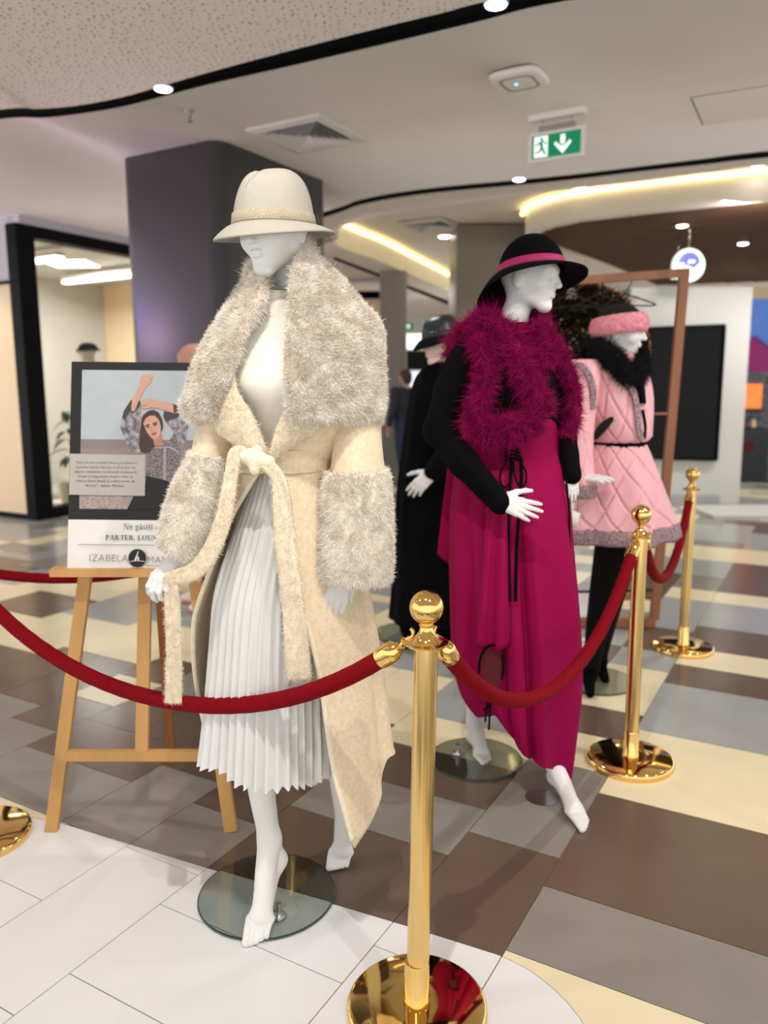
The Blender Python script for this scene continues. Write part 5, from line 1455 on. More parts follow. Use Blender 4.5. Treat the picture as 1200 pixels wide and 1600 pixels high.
# fur collar
bp = resample(np.array([P(925, 553, YC - .05), P(945, 552, YC - .10), P(968, 572, YC - .13), P(985, 590, YC - .13), P(996, 580, YC - .08), P(998, 556, YC)]), 40)
V, F = tube(bp, .042, 14); F = np.array([f for f in F if len(f) == 4]); fc = mo('fur_collar', V, F, 'black_fur', jk)
furry('fur', fc, V, F, 9000, .022, .003, fc, 'black_fur', jit=.4, curl=.4, clump=.6)
bp = resample(np.array([P(925, 555, YC - .05), P(935, 545, YC + .05), P(965, 545, YC + .10), P(992, 550, YC + .06)]), 20)
V, F = tube(bp, .045, 14); F = np.array([f for f in F if len(f) == 4]); fc = mo('fur_collar', V, F, 'black_fur', jk)
furry('fur', fc, V, F, 5000, .022, .003, fc, 'black_fur', jit=.4, curl=.4, clump=.6)
V, F = loft(rows([(958, 552, 990, 552, YC, .045), (952, 575, 994, 575, YC, .075), (960, 600, 1002, 600, YC - .01, .13), (975, 630, 1003, 630, YC - .02, .135)], 14, 60)); mo('black_top', V, F, 'black_cloth', mc)
# skirt
def sk(t, f): return f * (.10 * np.sin(5 * t + .6) + .06 * np.sin(9 * t + 2))
S = resample(np.array([(922, 694, 1008, 692, YC, .122), (914, 715, 1016, 712, YC, .14), (906, 750, 1027, 745, YC, .165), (898, 790, 1040, 785, YC, .19), (893, 822, 1050, 815, YC, .205)], float), 100); R = []
for i, r in enumerate(S):
    f = i / 99; v = f * 2.6
    R.append(ring((r[0], r[1]), (r[2], r[3]), r[4], r[5], 320, fold=lambda t: sk(t, f) + .06 * grooves(t, v, 5)))
R = np.array(R); V, F = loft(R); skt = mo('skirt', V, F, 'pink_quilt', mc)
R = []
for px in ((893, 822, 1050, 815, .206), (892, 826, 1052, 819, .210), (891, 842, 1055, 835, .214), (891, 845, 1055, 838, .21), (895, 842, 1051, 834, .20)):
    R.append(ring((px[0], px[1]), (px[2], px[3]), YC, px[4], 160, fold=lambda t: sk(t, 1.0)))
V, F = loft(np.array(R)); mo('lace_hem', V, F, 'lace', skt)
G = np.array([[P(893 + u * 14 - v * 6, 797 + v * 24 + u * 5, YC - .235) for u in (0, .5, 1)] for v in (0, .5, 1)])
tagp = sheet(G, .002, 'price_tag', 'paper', mc, smooth=False)
cord('tag_string', [P(905, 775, YC - .22), P(903, 788, YC - .235), P(902, 799, YC - .236)], .0012, tagp)
# headband hat
W0 = P(968, 506, YC)
hb_, hc_, hd_, W_ = hat_geo(P(967, 505, YC), .10, .115, .092, .108, .085, .0, 1.05, .0, pinch=0, dome=2.2)
hat = mo('hat', hc_[0], hc_[1], 'black_fur', mc)
n = 48; a = np.arange(n) * 2 * PI / n; R = []
for z, k in ((.034, .93), (.034, 1.02), (.024, 1.12), (.0, 1.19), (-.026, 1.18), (-.044, 1.10), (-.048, 1.0), (-.044, .92)):
    R.append(W_(np.stack([.092 * k * np.cos(a), .108 * k * np.sin(a), z - .004 + .012 * np.sin(a)], 1)))
V, F = loft(np.array(R))
hbnd = mo('fur_headband', V, F, 'pink_fur', hat)
furry('fur', hbnd, V, F, 9000, .014, .0025, hbnd, 'pink_fur', jit=.4, curl=.3, clump=.5)

# ================================================================== mannequin in the black coat
mk('leather_green', (30, 40, 40), .35, var=.15, vscale=20)
mk('black_coat', (7, 7, 9), .9, var=.2, vscale=30, spec=.1)
mk('face_pink', (232, 206, 190), .45, var=.02)
YD = 4.25
md = thing('mannequin', (P(670, 990, 4.35)[0], 4.35, 0), 'mannequin in a long black coat and dark fedora behind the magenta dress', 'mannequin', 'dressed shop mannequins')
glass_base(md, P(640, 985, 4.4)[0], 4.4, .21)
V, F = loft(rows([(672, 566, 715, 566, YD, .06), (650, 590, 730, 588, YD, .11), (640, 630, 738, 630, YD, .15), (631, 690, 740, 690, YD, .16), (622, 760, 742, 760, YD, .18), (617, 850, 744, 850, YD, .20), (613, 920, 746, 920, YD, .215), (609, 966, 748, 966, YD, .22)], 50, 120, fold=lambda t: .03 * np.sin(6 * t) + .02 * np.sin(10 * t + 1))); mo('coat', V, F, 'black_coat', md)
s = SDF(); s.limb([P(650, 900, YD), P(645, 980, YD + .05)], [.09, .075], 8); s.limb([P(690, 900, YD), P(690, 985, YD + .08)], [.09, .08], 8)
s.cap(PZ(634, 1006, .03), PZ(652, 1000, .04), .03, .035, .02); s.cap(PZ(680, 1006, .03), PZ(698, 1000, .04), .03, .035, .02)
V, F = s.mesh(.008); mo('trousers', relax(V, F, 2), F, 'black_coat', md)
s = SDF(); s.limb([P(722, 600, YD - .12), P(712, 660, YD - .2), P(698, 705, YD - .24), P(676, 738, YD - .28)], [.06, .058, .055, .045], 20)
V, F = s.mesh(.007); mo('sleeve', relax(V, F, 2), F, 'black_coat', md)
hD = hand_geo((.25, .3, .35, .4), .06, (.9, .7))
hand(md, P(676, 738, YD - .28), P(648, 765, YD - .30) - P(676, 738, YD - .28), (-.3, -1, .3), hD, mirror=False, sc=1.0)
head(md, P(690, 540, YD), -1.15, -.05, 0, 'face_pink', sc=.98)
hb_, hc_, hd_, W_ = hat_geo(P(691, 526, YD), .145, .165, .094, .112, .115, -.12, -1.15, .02, pinch=.015, dome=3.4, front_dip=.03, roll=.03)
hat = mo('hat', hc_[0], hc_[1], 'leather_green', md); mo('hat_brim', hb_[0], hb_[1], 'black_felt', hat); mo('hat_band', hd_[0], hd_[1], 'leather_green', hat)

# ================================================================== ceiling fittings
def downlight(px, py, z, label, r=.05, tilt=0):
    c = PZ(px, py, z); t = thing('downlight', (c[0], c[1], z - .012), label, 'downlight', 'ceiling downlights')
    MB().lathe([(r * .98, -.008), (r * 1.1, -.008), (r * 1.18, -.003), (r * 1.18, 0), (r * .98, 0)], c, 28).build('trim_ring', 'white_plastic', t, angle=40)
    MB().lathe([(0, -.020), (r * .6, -.019), (r * .97, -.012), (r * .97, -.002), (0, -.002)], c, 28).build('lens', 'lamp_white', t, angle=40)
downlight(255, 137, 3.2, 'lit downlight in the black groove at the upper left, below the perforated board')
downlight(775, 5, 3.2, 'lit downlight in the black groove at the top edge of the picture')
downlight(811, 279, 3.2, 'small lit downlight on the thin black groove right of the exit sign', .05)
downlight(695, 369, 3.51, 'bright round downlight in the white ceiling bay above the olive pillar', .085)
downlight(1066, 352, 3.195, 'lit downlight in the wood slat ceiling above the round sign', .06)
downlight(1161, 380, 3.195, 'lit downlight in the wood slat ceiling nearest the right edge', .06)
for i in range(3):
    c = PZ(1172 + i * 13, 262 - i * 3, 3.51)
downlight(1185, 257, 3.51, 'lit downlight in the ceiling bay at the upper right edge', .07)
downlight(906, 294, 3.51, 'lit downlight in the ceiling bay behind the exit sign', .07)

def vent(c, label, z):
    t = thing('air_diffuser', (c[0], c[1], z - .02), label, 'air vent', 'square ceiling air diffusers')
    o = np.array([c[0], c[1], z])
    def sq(h0, z0, h1, z1, name, m, thick=.006):
        V = []
        for h, zz in ((h0, z0), (h1, z1), (h1, z1 + thick), (h0, z0 + thick)):
            for sx, sy in ((-1, -1), (1, -1), (1, 1), (-1, 1)): V.append(o + CA * h * sx + FA * h * sy + np.array([0, 0, zz]))
        F = [(i * 4 + j, i * 4 + (j + 1) % 4, ((i + 1) % 4) * 4 + (j + 1) % 4, ((i + 1) % 4) * 4 + j) for i in range(4) for j in range(4)]
        mo(name, V, F, m, t, smooth=False)
    sq(.262, -.034, .31, -.022, 'frame', 'vent_metal', .02)
    for i in range(6):
        h = .255 - i * .042
        sq(h - .036, -.006, h, -.034, 'louver', 'vent_metal', .002)
    V = [o + CA * sx * .26 + FA * sy * .26 + np.array([0, 0, -.001]) for sx, sy in ((-1, -1), (1, -1), (1, 1), (-1, 1))]
    mo('duct_back', V, [(0, 1, 2, 3)], 'vent_dark', t, smooth=False)
vc = np.mean([PZ(*q, 3.2) for q in ((390, 201), (490, 178), (572, 212), (468, 237))], 0)
vent(vc, 'square louvered air diffuser in the white ceiling above the cream hat', 3.2)
vent(PZ(672, 350, 3.51), 'square air diffuser in the ceiling bay, left of the bright downlight', 3.51)
vent(PZ(745, 384, 3.51), 'square air diffuser in the ceiling bay, behind the bright downlight', 3.51)

# wireless access point: rounded square body with an inset ring and a blue light
ap = PZ(812, 117, 3.2); t = thing('access_point', (ap[0], ap[1], 3.15), 'white rounded ceiling device with a small blue light', 'ceiling device')
mk('led_blue', (60, 190, 255), emit=(60, 190, 255), estr=6.0, var=.01)
mk('groove_grey', (150, 146, 140), .6, var=.03)
def rsq(h, z, e=4.5, n=48):
    a = np.arange(n) * 2 * PI / n; c, s_ = np.cos(a), np.sin(a)
    x = np.sign(c) * np.abs(c) ** (2 / e) * h; y = np.sign(s_) * np.abs(s_) ** (2 / e) * h
    return np.array([ap + CA * p + FA * q for p, q in zip(x, y)]) + np.array([0, 0, z])
V, F = loft([rsq(.10, 0), rsq(.135, -.004), rsq(.155, -.02), rsq(.152, -.034), rsq(.135, -.044), rsq(.108, -.047)]); V = np.concatenate([V, [ap + [0, 0, -.047]]]); n_ = len(V) - 1
F = [tuple(f) for f in F] + [(5 * 48 + i, 5 * 48 + (i + 1) % 48, n_) for i in range(48)]
mo('housing', V, F, 'white_plastic', t)
V, F = loft([rsq(.088, -.0475), rsq(.092, -.050), rsq(.1, -.050), rsq(.104, -.0475)]); mo('inset_ring', V, F, 'groove_grey', t)
MB().lathe([(0, -.050), (.007, -.050), (.007, -.047), (0, -.047)], ap - CA * .02, 16).build('status_light', 'led_blue', t)
# sprinkler
sp_ = PZ(296, 172, 3.2); t = thing('sprinkler', (sp_[0], sp_[1], 3.13), 'small sprinkler head hanging from the white ceiling', 'sprinkler')
MB().lathe([(.012, -.045), (.014, -.02), (.032, -.006), (.034, 0), (.0, 0)][::-1], sp_, 20).build('escutcheon', 'groove_grey', t)
MB().lathe([(0, -.07), (.022, -.07), (.022, -.066), (.005, -.064), (.006, -.04), (0, -.04)], sp_, 20).build('deflector', 'steel', t)
# access hatch in the ceiling
q = [PZ(1078, 152, 3.2), PZ(1097, 195, 3.2)]
L_ = np.linalg.norm(q[1] - q[0]); d1 = (q[1] - q[0]) / L_
d2 = PZ(1200, 133, 3.2) - q[0]; d2 = d2 / np.linalg.norm(d2)
t = thing('access_hatch', q[0] + d1 * L_ / 2 + d2 * .35 + np.array([0, 0, -.006]), 'flush square access hatch in the white ceiling at the upper right', 'hatch')
cc = [q[0], q[0] + d2 * .75, q[0] + d2 * .75 + d1 * L_, q[0] + d1 * L_]
ins = [c + (np.mean(cc, 0) - c) / np.linalg.norm(np.mean(cc, 0) - c) * .014 for c in cc]
V = [c + np.array([0, 0, -.002]) for c in cc] + [c + np.array([0, 0, -.002]) for c in ins]
mo('gap', V, [(i, (i + 1) % 4, (i + 1) % 4 + 4, i + 4) for i in range(4)], 'vent_dark', t, smooth=False)
mo('panel', [c + np.array([0, 0, -.004]) for c in ins] + [c + np.array([0, 0, -.0005]) for c in ins], [(0, 1, 2, 3), (7, 6, 5, 4)] + [(i, i + 4, (i + 1) % 4 + 4, (i + 1) % 4) for i in range(4)], 'plaster', t, smooth=False)

# exit sign on a pendant
mk('sign_green', (0, 130, 84), .4, emit=(0, 140, 90), estr=.35, var=.02)
mk('sign_white', (235, 245, 240), .4, emit=(235, 250, 242), estr=.75, var=.01)
pe = PZ(871, 176, 3.2); t = thing('exit_sign', (pe[0], pe[1], 2.85), 'green and white exit sign hanging from the white ceiling', 'exit sign')
Ye = pe[1]; tz = P(870, 203, Ye)[2]; bz = P(870, 250, Ye)[2]
ex_c = np.array([pe[0], pe[1], (tz + bz) / 2]); ew, eh = .19, (tz - bz) / 2
def eb(u0, u1, v0, v1, f0, f1, name, m, par=None):
    V = [ex_c + CA * u + np.array([0, 0, v]) - FA * f for u in (u0, u1) for v in (v0, v1) for f in (f0, f1)]
    return mo(name, V, [(0, 1, 3, 2), (4, 6, 7, 5), (0, 4, 5, 1), (2, 3, 7, 6), (0, 2, 6, 4), (1, 5, 7, 3)], m, par or t, smooth=False)
up = 3.2 - ex_c[2]
eb(-.19, .19, up - .035, up, -.035, .035, 'ceiling_plate', 'white_plastic')
for u in (-.10, .10):
    V, F = tube([ex_c + CA * u + [0, 0, eh + .03], ex_c + CA * u + [0, 0, up - .03]], .0035, 8); mo('wire', V, F, 'steel', t)
eb(-.12, .12, eh, eh + .035, -.02, .02, 'top_rail', 'groove_grey')
pl = eb(-ew, ew, -eh, eh, -.012, .012, 'sign_plate', 'white_plastic')
eb(-ew + .025, ew - .025, -eh + .022, eh - .022, .012, .0135, 'green_field', 'sign_green', pl)
def ef(pts, m='sign_white', off=.0145, name='pictogram'):
    V = [ex_c + CA * a + np.array([0, 0, b]) - FA * off for a, b in pts]
    mo(name, V, [tuple(range(len(pts)))], m, pl, smooth=False)
ef([(-.15, -.066), (-.055, -.066), (-.055, .066), (-.15, .066)])
mn = 'sign_green'
ef([(-.098 + .011 * math.cos(a), .046 + .011 * math.sin(a)) for a in np.linspace(0, 2 * PI, 17)[:-1]], mn, .0155)
ef([(-.118, .03), (-.092, .034), (-.088, -.004), (-.104, -.01)], mn, .0155)
ef([(-.104, .0), (-.088, -.002), (-.078, -.026), (-.064, -.05), (-.074, -.056), (-.092, -.03)], mn, .0155)
ef([(-.104, -.004), (-.094, -.012), (-.108, -.036), (-.140, -.040), (-.140, -.030), (-.116, -.026)], mn, .0155)
ef([(-.118, .03), (-.140, .018), (-.136, .000), (-.128, .004), (-.130, .014), (-.112, .020)], mn, .0155)
ef([(-.092, .034), (-.074, .012), (-.060, .010), (-.060, .018), (-.070, .022), (-.086, .04)], mn, .0155)
ef([(.030, .058), (.062, .058), (.062, .0), (.030, .0)], name='arrow'); ef([(.046, -.062), (.105, .004), (.094, .020), (.062, -.010), (.030, -.010), (-.002, .020), (-.013, .004)], name='arrow')

# ================================================================== rack, foliage hoop and round sign
mk('copper_wood', (150, 98, 66), .45, var=.18, vscale=12, vstretch=(1, 1, .15))
mk('foliage_dark', (30, 26, 17), .9, col2=(62, 48, 32), vscale=18, spec=.05)
mk('thin_black', (22, 20, 20), .5, var=.1)
Yr = 4.52
rk = thing('garment_rack', PZ(985, 985), 'copper brown garment rack standing behind the pink mannequin', 'rack')
rb = lambda nm, a, b, w_=.05, d_=.035, m_='copper_wood': MB().bar(a, b, w_, d_, up=(0, 1, 0)).build(nm, m_, rk, smooth=False)
rb('post', PZ(1022, 968, .04), P(1069, 425, Yr)); rb('post', P(836, 962, Yr), P(842, 440, Yr))
rb('top_bar', P(834, 443, Yr), P(1076, 426, Yr), .045, .035)
rb('rail', P(880, 650, Yr), P(1045, 646, Yr), .014, .014); rb('rail', P(880, 925, Yr), P(1026, 922, Yr), .014, .014, 'thin_black')
rb('base_beam', PZ(1022, 972, .03), P(836, 972, Yr), .05, .06)
for px_ in (1022, 836):
    c = P(px_, 972, Yr); rb('foot', np.array([c[0], Yr - .28, .03]), np.array([c[0], Yr + .30, .03]), .06, .05)
for i, px_ in enumerate((890, 935, 978)):
    c = P(px_, 445, Yr); hk = thing('clothes_hanger', c, 'empty wire clothes hanger on the copper rack, %s of three' % ('leftmost', 'middle', 'rightmost')[i], 'hanger', 'hangers on the rack')
    V, F = tube(resample(np.array([c + [0, 0, .02], c + [.018, 0, .03], c + [.03, 0, .01], c + [.012, 0, -.02], c + [0, 0, -.05]]), 18), .003, 6); mo('hook', V, F, 'thin_black', hk)
    V, F = tube(resample(np.array([c + [0, 0, -.05], c + [.09, -.10, -.10], c + [.12, -.13, -.125], c + [0, 0, -.115], c + [-.12, .13, -.125], c + [-.09, .10, -.10], c + [0, 0, -.05]]), 40), .0045, 6); mo('shoulder_wire', V, F, 'thin_black', hk)
hc3 = P(905, 556, 5.3); hr3 = .46
hp = thing('foliage_hoop', (hc3[0], 5.3, 0), 'round copper hoop filled with dark twigs behind the pink mannequin', 'hoop')
V, F = tube([hc3 + hr3 * np.array([math.cos(a), 0, math.sin(a)]) for a in np.linspace(0, 2 * PI, 73)], .016, 10, False); rim = mo('rim', V, F, 'copper_wood', hp)
for sx in (-1, 1):
    MB().bar(np.array([hc3[0] + sx * .33, 5.3, .0]), np.array([hc3[0] + sx * .33, 5.3, hc3[2] - .32]), .03, .03).build('leg', 'copper_wood', hp, smooth=False)
    MB().bar(np.array([hc3[0] + sx * .33, 5.1, .02]), np.array([hc3[0] + sx * .33, 5.5, .02]), .04, .04).build('foot', 'copper_wood', hp, smooth=False)
tw = MB()
for i in range(230):
    a = rng.random() * 2 * PI; r = hr3 * math.sqrt(rng.random()); c = hc3 + np.array([r * math.cos(a), rng.normal() * .02, r * math.sin(a)])
    d = np.array([rng.normal() * .35, rng.normal() * .25, 1.0]); d /= np.linalg.norm(d)
    l = .10 + .12 * rng.random()
    p0, p1 = c - d * l / 2, c + d * l / 2
    for p in (p0, p1):
        v = p - hc3; rr = math.hypot(v[0], v[2])
        if rr > hr3 * .98: p[:] = hc3 + v * (hr3 * .98 / rr)
    V, F = tube([p0, (p0 + p1) / 2 + rng.normal(size=3) * .012, p1], [.006, .005, .003], 5); tw.add(V, F)
o = tw.build('twigs', 'foliage_dark', hp); o['kind'] = 'stuff'
n = 9000; a = rng.random(n) * 2 * PI; r = hr3 * .96 * np.sqrt(rng.random(n)); pp = hc3 + np.stack([r * np.cos(a), rng.normal(size=n) * .03, r * np.sin(a)], 1)
hole = noise3(pp, 9.0) > .42; pp = pp[~hole]
V, F = blades(pp, np.tile([0, -.2, .5], (len(pp), 1)), .055, .018, None, .8, .4, 2); o = mo('leaves', V, F, 'foliage_dark', hp); o['kind'] = 'stuff'
# round blade sign
mk('sign_blue', (70, 70, 220), .4, emit=(80, 80, 255), estr=1.2, var=.02)
cs_ = P(1075, 415, 9.2); t = thing('round_sign', cs_, 'round white hanging sign with a lit blue emblem below the wood ceiling', 'sign')
RY = np.array([[1, 0, 0], [0, 0, -1], [0, 1, 0]], float)
MB().lathe([(0, -.03), (.18, -.03), (.185, -.02), (.185, .02), (.18, .03), (0, .03)], cs_, 48, RY).build('disc', 'sign_white', t, angle=40)
def sdisc(name, pts, m, off=.034): mo(name, [cs_ + np.array([a * 1.15, -off, b * 1.15]) for a, b in pts], [tuple(range(len(pts)))], m, t, smooth=False)
sdisc('emblem', [(.105 * math.cos(a), .02 + .105 * math.sin(a)) for a in np.linspace(.0, PI, 24)] + [(-.07, -.02), (-.02, .0), (.05, -.03)], 'sign_blue')
sdisc('emblem', [(-.10, -.005), (-.05, .0), (-.05, .02), (-.09, .025)], 'sign_white', .037); sdisc('emblem', [(-.02, .02), (.05, .02), (.06, .045), (.0, .05)], 'sign_white', .037)
V, F = tube([cs_ + [0, 0, .18], [cs_[0], cs_[1], 3.2485]], .006, 8); mo('hanging_rod', V, F, 'steel', t); MB().box((cs_[0], cs_[1], 3.215), (.16, .16, .05)).build('ceiling_mount', 'walnut', t, smooth=False)
c2_ = P(1058, 437, 9.1); t = thing('crescent_sign', c2_, 'small white crescent sign part just below the round sign', 'lamp')  # glowing white crescent, a further piece of the sign
V, F = tube([c2_ + np.array([.065 * math.cos(a), 0, .03 * math.sin(a)]) for a in np.linspace(.2, PI - .2, 14)], [.006 + .018 * math.sin(x) for x in np.linspace(.1, 3.0, 14)], 10); mo('crescent_body', V, F, 'sign_white', t)
V, F = tube([c2_ + [0, 0, .03], [c2_[0], c2_[1], 3.2485]], .003, 6); mo('cable', V, F, 'steel', t); MB().box((c2_[0], c2_[1], 3.215), (.14, .14, .05)).build('ceiling_mount', 'walnut', t, smooth=False)

# ================================================================== right side: display wall and cosmetics shop
s0, s1, s2, s3 = [P(a, b, 9.5) for a, b in ((1003, 513), (1132, 508), (1119, 719), (1008, 716))]
t = thing('display_screen', (s2 + s3) / 2, 'large black screen mounted on the white wall', 'screen')
V = np.array([s0, s1, s2, s3]); V[:, 1] = 9.535; V2 = V.copy(); V2[:, 1] = 9.50
mo('panel', np.concatenate([V, V2]), [(0, 1, 2, 3), (7, 6, 5, 4)] + [(i, i + 4, (i + 1) % 4 + 4, (i + 1) % 4) for i in range(4)], 'screen_black', t, smooth=False)
fr_ = MB()
for i in range(4): fr_.bar(V2[i], V2[(i + 1) % 4], .025, .05, up=(0, 1, 0))
fr_.build('frame', 'black_frame', t, smooth=False)
b0_ = P(1000, 775, 9.4); b1_ = P(1116, 775, 9.4)
struct(mo('baseboard_right', [(x, y, z) for x in (b0_[0] - .3, b1_[0] + .05) for y in (9.35, 9.56) for z in (0, .12)], [(0, 1, 3, 2), (4, 6, 7, 5), (0, 4, 5, 1), (2, 3, 7, 6), (0, 2, 6, 4), (1, 5, 7, 3)], 'tile_lightgrey', smooth=False))
light('wall_fill_light', 'AREA', (3.6, 8.0, 3.1), 22, (1, .98, .95), (3.9, 9.5, 1.6), .5)
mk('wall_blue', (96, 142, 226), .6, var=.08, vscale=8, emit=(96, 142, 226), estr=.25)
mk('magenta_panel', (178, 36, 132), .5, var=.04)
mk('graphic_orange', (255, 140, 50), .5, col2=(235, 70, 40), vscale=7, detail=1, emit=(255, 130, 60), estr=.9)
mk('black_gloss', (16, 16, 18), .2, var=.2)
mk('silver_mix', (120, 124, 134), .4, col2=(52, 52, 60), vscale=20)
def bx3(name, a, b, Y, d, m, par=None, z=None):
    A, Bq = P(a[0], a[1], Y), P(b[0], b[1], Y)
    V = [(x, y, zz) for x in (A[0], Bq[0]) for y in (Y, Y + d) for zz in (max(0, min(A[2], Bq[2])), max(A[2], Bq[2]))]
    return mo(name, V, [(0, 1, 3, 2), (4, 6, 7, 5), (0, 4, 5, 1), (2, 3, 7, 6), (0, 2, 6, 4), (1, 5, 7, 3)], m, par, smooth=False)
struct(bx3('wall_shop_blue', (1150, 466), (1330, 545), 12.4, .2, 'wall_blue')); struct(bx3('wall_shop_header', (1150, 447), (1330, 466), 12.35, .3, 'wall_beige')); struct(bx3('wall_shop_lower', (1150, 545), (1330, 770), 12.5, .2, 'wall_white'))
t = thing('product_cabinet', (P(1172, 700, 11.6)[0], 11.8, 0), 'black product cabinet with a lit orange graphic at the right edge', 'cabinet')
bx3('plinth', (1147, 670), (1196, 775), 11.6, .5, 'black_gloss', t); 
up_ = bx3('upper_case', (1155, 584), (1194, 668), 11.7, .4, 'silver_mix', t)
bx3('lit_graphic', (1156, 600), (1189, 638), 11.66, .03, 'graphic_orange', up_)
bx3('shelf', (1153, 640), (1195, 643), 11.6, .4, 'black_gloss', up_)
gq = bx3('red_lettering_panel', (1160, 690), (1178, 706), 11.58, .015, 'maroon_lining', t)
for i in range(4):
    c = P(1160 + i * 8.5, 668, 11.63); b = thing('perfume_bottle', c, 'small bottle on the black cabinet, %s from the left' % ('first', 'second', 'third', 'fourth')[i], 'bottle', 'bottles on the black cabinet')
    MB().lathe([(0, 0), (.03, 0), (.034, .01), (.034, .10), (.014, .115), (.014, .13), (0, .13)], c, 16).build('flask', ('magenta_panel', 'silver_mix', 'wall_beige', 'silver_mix')[i], b, angle=40); MB().lathe([(0, .13), (.016, .13), (.016, .165), (0, .165)], c, 12).build('cap', 'black_gloss', b, angle=40)
t = thing('side_cabinet', (P(1215, 700, 11.9)[0], 12.0, 0), 'dark grey shop cabinet cut by the right edge of the picture', 'cabinet')
bx3('body', (1198, 600), (1260, 772), 11.9, .4, 'silver_mix', t); bx3('top_panel', (1196, 585), (1262, 600), 11.85, .5, 'black_gloss', t)
t = thing('magenta_canopy', P(1180, 582, 11.9), 'folded magenta display canopy above the black cabinet', 'display')
pts = [(1158, 582), (1158, 551), (1174, 528), (1200, 548), (1230, 545), (1230, 580)]
V = [P(a, b, 11.75) for a, b in pts] + [P(a + 6, b - 4, 12.2) for a, b in pts]; n = len(pts)
mo('front_fold', V, [tuple(range(n)), tuple(range(2 * n - 1, n - 1, -1))] + [(i, i + n, (i + 1) % n + n, (i + 1) % n) for i in range(n)], 'magenta_panel', t, smooth=False)
# low white display table on the right
t = thing('display_table', (P(1200, 820, 7.6)[0], 7.9, 0), 'low white display platform at the right edge', 'platform')
bx3('top', (1116, 806), (1330, 814), 8.35, .8, 'wall_white', t); bx3('body', (1124, 814), (1330, 830), 8.42, .66, 'wall_white', t)

# ================================================================== middle distance
struct(bx3('wall_bulkhead', (524, 466), (600, 560), 13.4, .4, 'wall_beige')); struct(bx3('trim_5', (524, 455), (602, 466), 13.35, .5, 'black_matte'))
struct(bx3('wall_lit_sign_band', (612, 522), (735, 545), 15.8, .2, 'sign_white')); struct(bx3('wall_dark_band', (612, 548), (735, 577), 15.7, .3, 'black_frame'))
mk('window_lit', (210, 215, 235), .4, emit=(215, 220, 245), estr=.8, var=.02)
for i in range(5):
    o = struct(bx3('window_%d' % (i + 2), (614 + i * 25, 579), (635 + i * 25, 690), 15.75, .05, 'window_lit'))
    bx3('mullion', (611.5 + i * 25, 577), (614 + i * 25, 740), 15.7, .1, 'black_frame', o)
    bx3('sill_panel', (614 + i * 25, 690), (635 + i * 25, 745), 15.72, .08, 'pillar_grey', o)
pe2 = P(636, 510, 12.8); t = thing('far_exit_sign', pe2, 'tiny teal exit sign far away left of the dark fedora', 'exit sign')
mo('panel', [pe2 + np.array([a, b, c]) for a in (-.1, .1) for b in (-.015, .015) for c in (-.055, .055)], [(0, 1, 3, 2), (4, 6, 7, 5), (0, 4, 5, 1), (2, 3, 7, 6), (0, 2, 6, 4), (1, 5, 7, 3)], 'sign_green', t, smooth=False)
mo('legend', [pe2 + np.array([a, -.017, c]) for a, c in ((-.05, -.03), (.05, -.03), (.05, .03), (-.05, .03))], [(0, 1, 2, 3)], 'sign_white', t, smooth=False)
V, F = tube([pe2 + [0, 0, .05], [pe2[0], pe2[1], 3.2]], .006, 6); mo('hanging_rod', V, F, 'steel', t)

